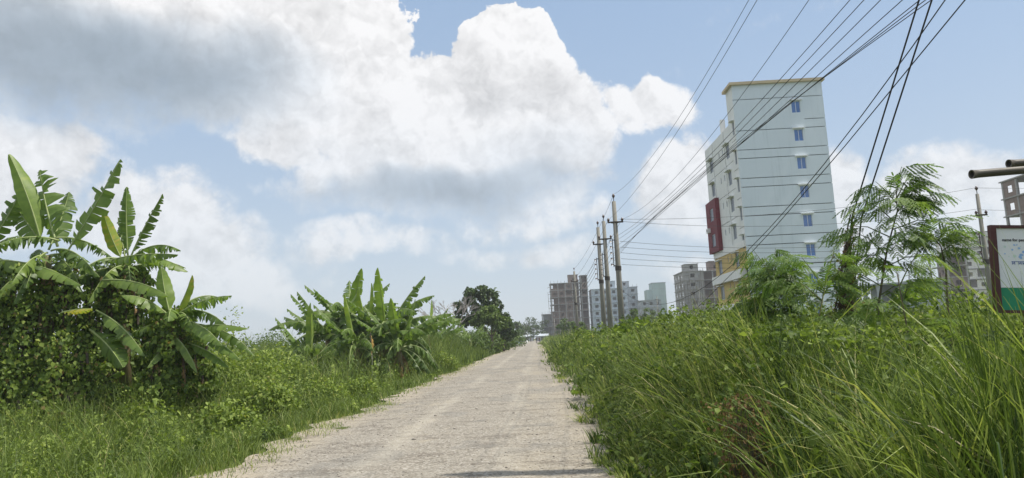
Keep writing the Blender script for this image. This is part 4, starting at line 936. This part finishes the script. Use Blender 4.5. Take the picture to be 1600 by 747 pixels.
frame_block('unfinished_block', 'slim tower of open dark floors attached beside the brown frame block', 21.8, 331, 3.2, 8, 9, 3.25, 1, 2, BRICK_M, False, .2, 12, False)
frame_block('unfinished_block', 'low grey frame block at the left foot of the brown construction', 3.2, 345, 6.0, 9, 4, 3.1, 2, 2, GREY_B, False, .5, 2, True)
frame_block('grey_block', 'blue grey apartment block with square dark windows behind the poles', 26.4, 330, 16.5, 14, 7, 3.2, 4, 3, BLUEGREY, False, 1.0, 3, False, BLUEGREY, BLUEGREY, ((7.5, 11.5, 2, 7, 3.4),), 'apartment building')
frame_block('grey_block', 'grey stepped block with a scaffolded roof right of the thick pole', 40.0, 336, 8.6, 12, 7, 3.3, 2, 3, GREY_B, False, .7, 4, True, GREY_B, GREY_B, ((.5, 5, 1, 6, 2.6),), 'apartment building')
frame_block('grey_block', 'lower pale grey block with small windows between the grey tower blocks', 46.5, 315, 9.0, 10, 5, 3.1, 3, 2, GREY_B, False, 1.0, 6, False, GREY_B, GREY_B, None, 'apartment building')
def plain_tower():
    x0, y0, w, d, h = 54.2, 328, 6.2, 9, 23.6; e = empty('plain_tower', (x0+w/2, y0+d/2, -.3), 'plain pale green tower block without windows on its near face', 'apartment building'); o = e.location
    b = MB(); b.box(x0, x0+w, y0, y0+d, -.3, h); b.build('wall', TEAL_P, e, origin=o)
    b = MB(); b.box(x0-.15, x0+w+.15, y0-.15, y0+d+.15, h+.003, h+.3); b.build('roof', GREY_B, e, origin=o)
    for k in range(7): b = MB(); b.box(x0-.06, x0+w+.06, y0-.06, y0-.003, 3+k*3, 3.12+k*3); b.build('band', GREY_B, e, origin=o)
    b = MB(); b.box(x0-2.4, x0-.003, y0+1, y0+d, -.3, h-2.8); b.build('wing', TEAL_P, e, origin=o)
plain_tower()
frame_block('unfinished_block', 'bare grey concrete block with scaffolding left of the pale blue building', 52.3, 250, 7.0, 16, 7, 3.15, 1, 3, CONC, False, 1.0, 7, False, CONC, CONC, ((1.0, 5.6, .5, 6, 2.4),), scaff=True)
frame_block('unfinished_block', 'open concrete frame with brick infill joined to the bare grey block', 59.6, 252, 10, 12, 7, 3.15, 3, 3, BRICK_M, False, .35, 8, True, CONC, CONC, ((3.2, 7.2, 2, 7, 3.4),))
frame_block('unfinished_block', 'dark brick frame block cut off by the right picture edge', 90.0, 119, 16, 17, 8, 3.35, 4, 4, BRICK_M, False, .75, 23, True, CONC, CONC)
frame_block('cream_block', 'cream building with dark floor bands behind the right pole', 137.0, 230, 18, 14, 8, 3.35, 5, 3, CREAM_P, False, .75, 10, False, surf('dark_band', (.16, .16, .17), (.12, .12, .13), 1), CREAM_P, ((.5, 10, .5, 8, 1.6),), 'apartment building')
frame_block('unfinished_block', 'low open frame with brick infill in front of the cream building', 114.6, 200, 5.6, 9, 6, 3.2, 1, 2, BRICK_M, False, .1, 11, True, CONC, CONC)
frame_block('unfinished_block', 'low dark block with bristling rebar behind the feathery sapling', 47.5, 100, 9, 8, 2, 3.4, 3, 2, GREY_B, False, .6, 13, True, GREY_B, GREY_B)
for (x, y, w, lab) in ((2.5, 300, 5, 'grey tin roofed shed at the end of the road on the right'), (-4.5, 320, 6, 'pale tin roofed shed at the end of the road on the left')):
    e = empty('tin_shed', (x, y, -.2), lab, 'shed'); b = MB(); b.box(-w/2, w/2, 0, 4, -.2, 2.3); b.build('wall', GREY_B, e)
    b = MB(); n = 9
    for k in range(n): b.quad((-w/2-.3+k*(w+.6)/n, -.4, 2.2+.06*(k % 2)), (-w/2-.3+(k+1)*(w+.6)/n, -.4, 2.2+.06*((k+1) % 2)), (-w/2-.3+(k+1)*(w+.6)/n, 4.3, 3.1+.06*((k+1) % 2)), (-w/2-.3+k*(w+.6)/n, 4.3, 3.1+.06*(k % 2)))
    b.build('roof', ALU, e); b = MB(); b.box(-.5, .5, -.04, -.003, -.2, 1.9); b.build('door', DARK_M, e)

# ------------------------------------------------------------------ poles and wires
def pole(x, y, h, label, full=True, r0=.19, r1=.115, lean=0.0, arm=.44):
    e = empty('electric_pole', (x, y, gz(x, y)), label, 'electric pole')
    e.rotation_euler.y = lean; h = h-gz(x, y)
    MB().tube([(0, 0, -.3), (0, 0, h*.5), (0, 0, h)], [r0, (r0+r1)/2, r1], 16).build('shaft', POLE_M, e, True)
    def insul(p, s=1.0): 
        MB().tube([Vector(p), Vector(p)+Vector((0, 0, .05*s)), Vector(p)+Vector((0, 0, .06*s)), Vector(p)+Vector((0, 0, .14*s)), Vector(p)+Vector((0, 0, .17*s)), Vector(p)+Vector((0, 0, .22*s))], [.05*s, .05*s, .085*s, .085*s, .045*s, .05*s], 10).build('insulator', PORC, e, True)
    MB().tube([(0, 0, h), (0, 0, h+.28)], .022, 6).build('pin', IRON, e); insul((0, 0, h+.22))
    if full:
        c = MB(); c.box(-arm, arm, -.16, -.08, h-1.25, h-1.17); c.box(-.2, .2, -.075, .15, h-1.24, h-1.19); c.build('crossarm', IRON, e)
        for s in (-arm+.05, arm-.05): insul((s, -.12, h-1.168), .9)
        rk = MB(); rk.box(-.26, -.22, -.10, -.05, h-3.75, h-2.15); rk.box(-.22, -.1, -.10, -.05, h-2.25, h-2.2); rk.box(-.22, -.1, -.10, -.05, h-3.7, h-3.65); rk.build('bracket', IRON, e)
        for k in range(5):
            z = h-2.3-k*.33; sp = MB(); sp.tube([(-.24, -.11, z), (-.36, -.16, z)], .02, 6); sp.tube([(-.36, -.16, z-.05), (-.36, -.16, z-.02), (-.36, -.16, z+.02), (-.36, -.16, z+.05)], [.06, .04, .04, .06], 8); sp.build('spool', PORC, e)
        b = MB(); b.tube([(0, 0, h-3.95), (0, 0, h-3.70)], .175, 14); b.build('clamp', IRON, e)
    else:
        c = MB(); c.box(-.5, .5, -.18, -.10, h-1.0, h-.93); c.build('crossarm', IRON, e)
        for s in (-.46, .46): insul((s, -.14, h-.93), .9)
    return e
pole(4.80, 40, 9.05, 'thick concrete electric pole nearest the road with crossarm and insulator rack')
pole(4.88, 47, 9.05, 'middle concrete electric pole of the three with a rack of spools')
pole(4.72, 49.6, 9.05, 'leftmost concrete electric pole of the three beside the grass')
pole(4.86, 84, 9.1, 'distant thin electric pole in front of the brown frame block')
pole(25.1, 40, 8.4, 'lone concrete electric pole behind the sign board at right', True, .16, .09, 0.0, .32)
pole(4.85, 4.2, 9.2, 'near electric pole at the roadside that carries the upper end of the guy wires')
pole(7.0, 8.62, 12.2, 'tall unseen pole beyond the sign board, added to cast the shadow streak on the road', False, .22, .14)  # out of view, added only to throw the shadow streak over the near road
for (u, v, Y, lab) in ((1026, 462, 170, 'thin distant white pole before the plain tower'), (866, 500, 170, 'thin distant pole by the brown frame block'), (1092, 450, 200, 'thin distant pole before the bare grey block')):
    p = at(u, v, Y); e = empty('thin_pole', (p.x, p.y, gz(p.x, p.y)), lab, 'pole'); MB().tube([(0, 0, -.2), (0, 0, p.z)], [.11, .07], 8).build('shaft', POLE_M, e, True); b = MB(); b.box(-.5, .5, -.05, .05, p.z-.8, p.z-.7); b.build('crossarm', IRON, e)

def wire(pts, r, label, group, sag=0.0, name='overhead_wire', n=24):
    """A hanging wire through two or three points (quadratic through three)."""
    pts = [Vector(p) for p in pts]; P = []
    if len(pts) == 2:
        a, b = pts; P = [a.lerp(b, i/n)-Vector((0, 0, sag*4*(i/n)*(1-i/n))) for i in range(n+1)]
    else:
        a, m, b = pts; t = (m-a).dot(b-a)/(b-a).length_squared; q = (m-a*(1-t)-b*t)/(-t*(1-t)); P = [a*(1-i/n)+b*(i/n)-q*(i/n)*(1-i/n) for i in range(n+1)]
    o = MB().tube(P, r, 5).build(name, WIRE_M, None, True, origin=P[0]); o.location = P[0]
    return tag(o, label, 'overhead wire', group)
XP = 4.85; GW = 'wires strung between the roadside poles'
def through(u, v, x): d = ray(u, v); y = x/d.x; return Vector((x, y, EYE+d.z*y))
def span(u, x, a, zb, label): 
    m = through(u, 0, x); wire([a, m, (x, 4.2, zb)], .0062, label, GW)
span(1170, 4.85, (4.8, 40, 9.45), 9.4, 'leftmost high wire from the top of the thick pole to the upper picture edge')
span(1183, 4.62, (4.41, 40, 8.0), 8.6, 'second high wire close beside the leftmost one')
span(1264, 5.3, (5.19, 40, 8.0), 8.4, 'single high wire crossing the sky left of the pale blue building')
for u, x, za, zb, lab in ((1328, 4.9, 6.85, 6.6, 'upper low wire crossing the top corner of the pale blue building'), (1350, 4.9, 6.6, 6.3, 'second low wire crossing the pale blue building'), (1376, 4.9, 6.28, 6.0, 'third low wire crossing the pale blue building'),
                          (1410, 4.9, 5.95, 5.6, 'fourth low wire crossing the pale blue building'), (1437, 4.93, 5.80, 5.3, 'upper of the three closely bundled wires'), (1446, 4.97, 5.64, 5.2, 'middle of the three closely bundled wires'), (1455, 5.02, 5.48, 5.1, 'lowest of the three closely bundled wires')):
    span(u, x, (4.44, 39.85, za), zb, lab)
wire([(4.6, 39.9, 4.35), through(1175, 385, 4.85), (4.85, 4.2, 6.4)], .0075, 'slack drop wire sagging across the pale blue building', GW)
wire([(4.85, 84, 4.9), through(1259, 300, 4.9), (4.9, 4.2, 5.9)], .0075, 'lower slack drop wire right of the other one', GW)
# wires on between the roadside poles
for (x, z, lab) in ((0, 9.4, 'top wire from the thick pole on to the distant pole'), (-.39, 8.0, 'left crossarm wire on to the distant pole'), (.39, 8.0, 'right crossarm wire on to the distant pole')):
    wire([(4.8+x, 40, z), (4.86+x, 84, z)], .009, lab, GW, .5)
for k in range(4):
    wire([(4.44, 39.85, 6.75-.33*k), (4.52, 46.85, 6.75-.33*k)], .009, 'short wire between the thick pole and the middle pole, %s' % ('topmost', 'second from top', 'third from top', 'lowest')[k], 'short wires between the close poles', .08)
    wire([(4.36, 49.45, 6.75-.33*k), (4.5, 83.85, 6.8-.33*k)], .011, 'wire from the leftmost close pole to the distant pole, %s' % ('topmost', 'second from top', 'third from top', 'lowest')[k], 'low wires to the distant pole', .45)
# lines that cross the fields to the pole at the right
for k, (za, zb, s) in enumerate(((8.02, 8.75, .5), (7.9, 7.55, .6), (6.75, 6.2, .6), (6.42, 5.9, .55), (6.1, 5.6, .6), (5.76, 5.3, .5), (5.43, 5.0, .45))):
    wire([(5.0, 40, za), (25.1-(.36 if k > 1 else 0), 39.86, zb)], .009, 'thin level wire from the thick pole to the right hand pole, %s' % ('topmost', 'second from the top', 'third from the top', 'fourth from the top', 'third from the bottom', 'second from the bottom', 'lowest')[k], 'level wires across the field', s)
for (za, Yb, xb, zb, lab) in ((8.75, 60, 60, 13, 'thin wire leaving the top of the right hand pole'), (7.5, 60, 60, 11, 'thin wire leaving the crossarm of the right hand pole')):
    wire([(25.1, 40, za), (xb, Yb, zb)], .009, lab, 'wires beyond the right hand pole', .6)
# guy wires with the dead creeper that climbed them
ga, gb = Vector((4.95, 12.3, .15)), Vector((4.95, 4.25, 8.9))
g1 = [(4.90, 12.25, gz(4.9, 12.25)-.05), through(1331, 340, 4.90), through(1436, 0, 4.88), (4.88, 4.3, 9.0)]
g2 = [(4.98, 12.2, gz(4.98, 12.2)-.05), through(1346, 340, 4.98), through(1456, 0, 4.96), (4.92, 4.3, 8.9)]
def poly_wire(pts, lab):
    pts = [Vector(p) for p in pts]; q = []
    for i in range(len(pts)-1): q += [pts[i].lerp(pts[i+1], k/8) for k in range(8)]
    q.append(pts[-1]); o = MB().tube(q, .011, 6).build('guy_wire', WIRE_M, None, True, origin=q[0]); o.location = q[0]; tag(o, lab, 'guy wire', 'pair of guy wires')
poly_wire(g1, 'left one of the two steep black guy wires'); poly_wire(g2, 'right one of the two steep black guy wires')
gv = empty('dead_vine', g1[0], 'blackened dry vine twisted round the lower end of the guy wires', 'vine'); o = Vector(g1[0]); mb = MB(); P = []
line = lambda t: (Vector(g1[0])*(1-t)+Vector(g1[1])*t)
for k in range(60):
    ph = random.random()*6.28; pts = []; top = random.uniform(.45, 1.02); w = random.uniform(.02, .15)
    for i in range(22):
        t = i/21*top; ww = w*(1.6-1.25*t); c = line(t)-o; pts.append(c+Vector((cos(ph+t*9)*ww, sin(ph+t*9)*ww, random.gauss(0, .02))))
        for q in range(2): P.append(pts[-1]+Vector((random.gauss(0, .06*(1.5-t)), random.gauss(0, .06), random.gauss(0, .06))))
    mb.tube(pts, random.uniform(.005, .014), 4)
for k in range(260):
    c = line(random.random()**1.6*.95)-o; a = random.random()*6.28; l = random.uniform(.08, .3)
    mb.tube([c, c+Vector((cos(a)*l*.6, sin(a)*l*.6, random.gauss(-.02, .08))), c+Vector((cos(a)*l, sin(a)*l, random.gauss(-.12, .1)))], [.004, .003, .0015], 4)
mb.build('stem', DRYSTEM, gv); P = np.array([tuple(p) for p in P])
link('foliage', leaf_cloud('foliage', P, .03+.045*rng.random(len(P)), rng.random(len(P))*.45, DEADLEAF, up=.1), gv)

# ------------------------------------------------------------------ sign board and bamboo
SG = 7.0
def sign():
    tl, bl = at(1545, 352, SG), at(1556, 489, SG); h = (tl-bl).length; w = 1.25
    e = empty('sign_board', (bl.x, bl.y, bl.z), 'white sign board with maroon frame and green bottom band at the right edge', 'sign')
    e.rotation_euler.y = math.atan2(tl.x-bl.x, tl.z-bl.z)
    fr = .055
    for (a, b, c, d) in ((0, fr, 0, h), (w-fr, w, 0, h), (fr, w-fr, h-fr*.55, h), (fr, w-fr, 0, fr*.5)):
        m = MB(); m.box(a, b, -.02, .03, c, d); m.build('frame', REDFRAME, e)
    m = MB(); m.box(fr, w-fr, -.002, .015, .245, h-fr*.55); m.build('panel', SIGN_W, e)
    m = MB(); m.box(fr, w-fr, -.003, .015, fr*.5, .243); m.build('green_band', SIGN_G, e)
    for x in (.3, 1.0): m = MB(); m.box(x, x+.06, .032, .08, -bl.z-.2, h-.02); m.build('post', REDFRAME, e)
    def txt(s, x, z, size, mat, bold=0.0):
        c = D.curves.new('lettering', 'FONT'); c.body = s; c.size = size; c.extrude = .0008; c.offset = bold
        o = D.objects.new('lettering', c); COL.objects.link(o); c.materials.append(mat); me = D.meshes.new_from_object(o.evaluated_get(bpy.context.evaluated_depsgraph_get())); D.objects.remove(o); o = link('lettering', me, e); o.location = (x, -.0055, z); o.rotation_euler = (pi/2, 0, 0)
    txt('name for people', .112, .695, .040, INK_B, .0006)
    txt('S', .335, .305, .075, INK_B, .003)
    m = MB()                                       # the line of Bengali script: strokes hung from a head line
    z = .468; m.box(.185, .43, -.005, -.0032, z+.026, z+.031)
    for k, x in enumerate((.19, .212, .25, .272, .29, .33, .352, .385, .41)):
        m.box(x, x+.005, -.005, -.0032, z, z+.026)
        if k % 2 == 0: m.box(x+.005, x+.017, -.005, -.0032, z+.008, z+.013); m.box(x+.014, x+.018, -.005, -.0032, z+.013, z+.022)
    m.build('bengali_lettering', INK_N, e)
    mp = MB(); r = random.Random(2)
    for k in range(26):
        cx, cz = .12+r.random()*.36, .53+r.random()*.13; s = r.uniform(.006, .022)
        n = len(mp.v); q = r.randint(5, 7); mp.v += [(cx+cos(6.28*j/q)*s*r.uniform(.6, 1.2), -.0035-k*.00003, cz+sin(6.28*j/q)*s*r.uniform(.5, 1.0)) for j in range(q)]; mp.f.append(tuple(range(n, n+q))); mp.m.append(0 if k % 3 else 1)
    mp.build('map_print', [INK_L, INK_P], e)
    t = MB(); n = 0; t.v += [(.36, -.0045, .42), (.43, -.0045, .42), (.40, -.0045, .50)]; t.f.append((0, 1, 2)); t.m.append(0); t.build('red_print', INK_R, e)
sign()
def bamboo(u, v, Y, r, ln, label, dz=0.0):
    p = at(u, v, Y); o = MB(); pts, rad = [], []; d = Vector((1, .12, dz)).normalized(); n = 40
    for i in range(n+1):
        s = i/n*ln; f = (s % .42)/.42; q = 1+(.12 if min(f, 1-f) < .06 else 0); pts.append(d*s+Vector((0, 0, .004*sin(s*3)))); rad.append(r*q)
    o.tube(pts, rad, 16, caps=False); o.tube([pts[0]+d*.001, pts[3]], r*.74, 16, 1, caps=False)
    k = len(o.v)                                     # cut end: ring of wall, hollow within
    for i in range(16): a, b = i, (i+1) % 16; base = (n+1)*16; o.f.append((a, b, base+b, base+a)); o.m.append(0)
    base2 = (n+1)*16+16; o.f.append(tuple(base2+i for i in range(16))); o.m.append(1); o.f.append(tuple(n*16+i for i in range(16))); o.m.append(0)
    b = o.build('bamboo_pole', [BAMBOO, DARK_M], None, True); b.location = p; tag(b, label, 'bamboo pole'); return b
bamboo(1518, 272.5, 6.6, .038, 2.6, 'longer and lower of the two bamboo poles jutting in at the right edge', .045)
bamboo(1576, 256, 6.9, .038, 2.3, 'shorter upper bamboo pole end at the right edge', .03)
for (x, y, lab) in ((6.1, 6.95, 'upright bamboo post carrying the jutting bamboo poles'), (7.0, 7.1, 'second upright bamboo post farther right')):
    b = MB().tube([(0, 0, -.2), (0, 0, 1.6), (.02, 0, 3.3)], [.045, .043, .04], 12).build('bamboo_post', BAMBOO, None, True); b.location = (x, y, gz(x, y)); tag(b, lab, 'bamboo post')

# ------------------------------------------------------------------ people and small things far down the road
def skin(name, nodes, edges, mat, parent):
    me = D.meshes.new(name); me.from_pydata([n[0] for n in nodes], edges, []); o = link(name, me, parent)
    md = o.modifiers.new('skin', 'SKIN'); md.use_smooth_shade = True
    for i, n in enumerate(nodes): me.skin_vertices[0].data[i].radius = (n[1], n[1]*.8)
    me.skin_vertices[0].data[0].use_root = True
    o.modifiers.new('sub', 'SUBSURF').levels = 1; o.modifiers['sub'].render_levels = 1; me.materials.append(mat); return o
SKIN_M = flat('skin', (.19, .10, .06), .6)
def person(x, y, shirt, trousers, label, step=.12, h=1.66):
    e = empty('person', (x, y, float(road_z(np.array([x]), np.array([y]))[0])), label, 'person')
    s = h/1.66
    n = [((0,0,.90*s), .13), ((0,0,1.12*s), .12), ((0,0,1.36*s), .14), ((0,0,1.46*s), .055), ((0,-.02,1.53*s), .085), ((0,-.01,1.60*s), .085),
         ((-.19,0,1.36*s), .055), ((-.24,.05,1.08*s), .042), ((-.25,-.04,.84*s), .034), ((.19,0,1.36*s), .055), ((.24,-.05,1.08*s), .042), ((.25,.05,.84*s), .034),
         ((-.09,0,.84*s), .085), ((-.10,step,.46*s), .06), ((-.10,step*1.3,.07*s), .042), ((-.10,step*1.3-.15,.03), .035), ((.09,0,.84*s), .085), ((.10,-step,.46*s), .06), ((.10,-step*1.1,.07*s), .042), ((.10,-step*1.1-.15,.03), .035)]
    ed = [(0,1),(1,2),(2,3),(3,4),(4,5),(2,6),(6,7),(7,8),(2,9),(9,10),(10,11),(0,12),(12,13),(13,14),(14,15),(0,16),(16,17),(17,18),(18,19)]
    skin('body', n, ed, SKIN_M, e)
    q = lambda i, k: (n[i][0], n[i][1]*k+.012)
    skin('shirt', [q(0,1.05), q(1,1.05), q(2,1.05), q(6,1.1), q(7,1.15), q(9,1.1), q(10,1.15)], [(0,1),(1,2),(2,3),(3,4),(2,5),(5,6)], shirt, e)
    skin('trousers', [q(0,1.0), q(12,1.1), q(13,1.15), q(14,1.2), q(16,1.1), q(17,1.15), q(18,1.2)], [(0,1),(1,2),(2,3),(0,4),(4,5),(5,6)], trousers, e)
    MB().tube([(0, .0, 1.60*s), (0, .01, 1.66*s), (0, .01, 1.70*s)], [.09, .08, .03], 10).build('hair', INK_B, e, True)
person(.02, 178, flat('dark_shirt', (.05, .045, .05)), flat('grey_trousers', (.12, .12, .13)), 'distant person in dark clothes walking on the road')
person(.75, 186, flat('brown_shirt', (.12, .07, .05)), flat('dark_trousers', (.05, .05, .06)), 'distant person close to the right grass edge', -.1)
person(-1.9, 238, flat('green_shirt', (.08, .12, .08)), flat('black_trousers', (.04, .04, .045)), 'smallest distant person left of the others on the road', .1, 1.6)
p = at(814, 537, 160); tp = empty('blue_tarpaulin', (p.x-.6, p.y, gz(p.x, p.y)), 'blue and white tarpaulin leaning at the left road edge far away', 'tarpaulin')
b = MB(); n = 8
for i in range(n):
    for j in range(4):
        f = lambda i, j: ((i/n-.5)*1.3+.25*j/4, -.5+j*.25, 1.15-1.0*i/n*.9+.05*sin(i*1.7+j)); b.quad(f(i, j), f(i+1, j), f(i+1, j+1), f(i, j+1))
b.build('sheet', flat('blue_sheet', (.36, .48, .74)), tp); b = MB(); b.tube([(-.6, 0, -.1), (-.6, 0, 1.2)], .03, 6); b.tube([(.1, 0, -.1), (.1, 0, .62)], .03, 6); b.build('prop_stick', DRYSTEM, tp)
for (u, v, Y, lab) in ((823, 533, 190, 'small white sack at the left road edge far away'), (808, 536, 150, 'tiny white sack in the grass by the tarpaulin')):
    p = at(u, v, Y); b = MB().tube([(0, 0, -.02), (0, 0, .2), (.02, 0, .5), (.05, 0, .8), (.04, 0, .95), (.05, 0, 1.02)], [.22, .3, .32, .24, .08, .12], 10).build('white_sack', WHITE_P, None, True); b.location = (p.x, p.y, gz(p.x, p.y)); tag(b, lab, 'sack')

# ------------------------------------------------------------------ haze
m = D.materials.new('haze'); m.use_nodes = True; nt = m.node_tree; nt.nodes.clear()
o_ = nt.nodes.new('ShaderNodeOutputMaterial'); pv = nt.nodes.new('ShaderNodeVolumePrincipled'); nt.links.new(pv.outputs[0], o_.inputs['Volume'])
pv.inputs['Color'].default_value = (.95, .97, 1, 1); pv.inputs['Density'].default_value = .0005; pv.inputs['Anisotropy'].default_value = .2
hz = MB().box(-720, 720, -80, 920, -2.2, 36).build('haze', m); hz['kind'] = 'stuff'
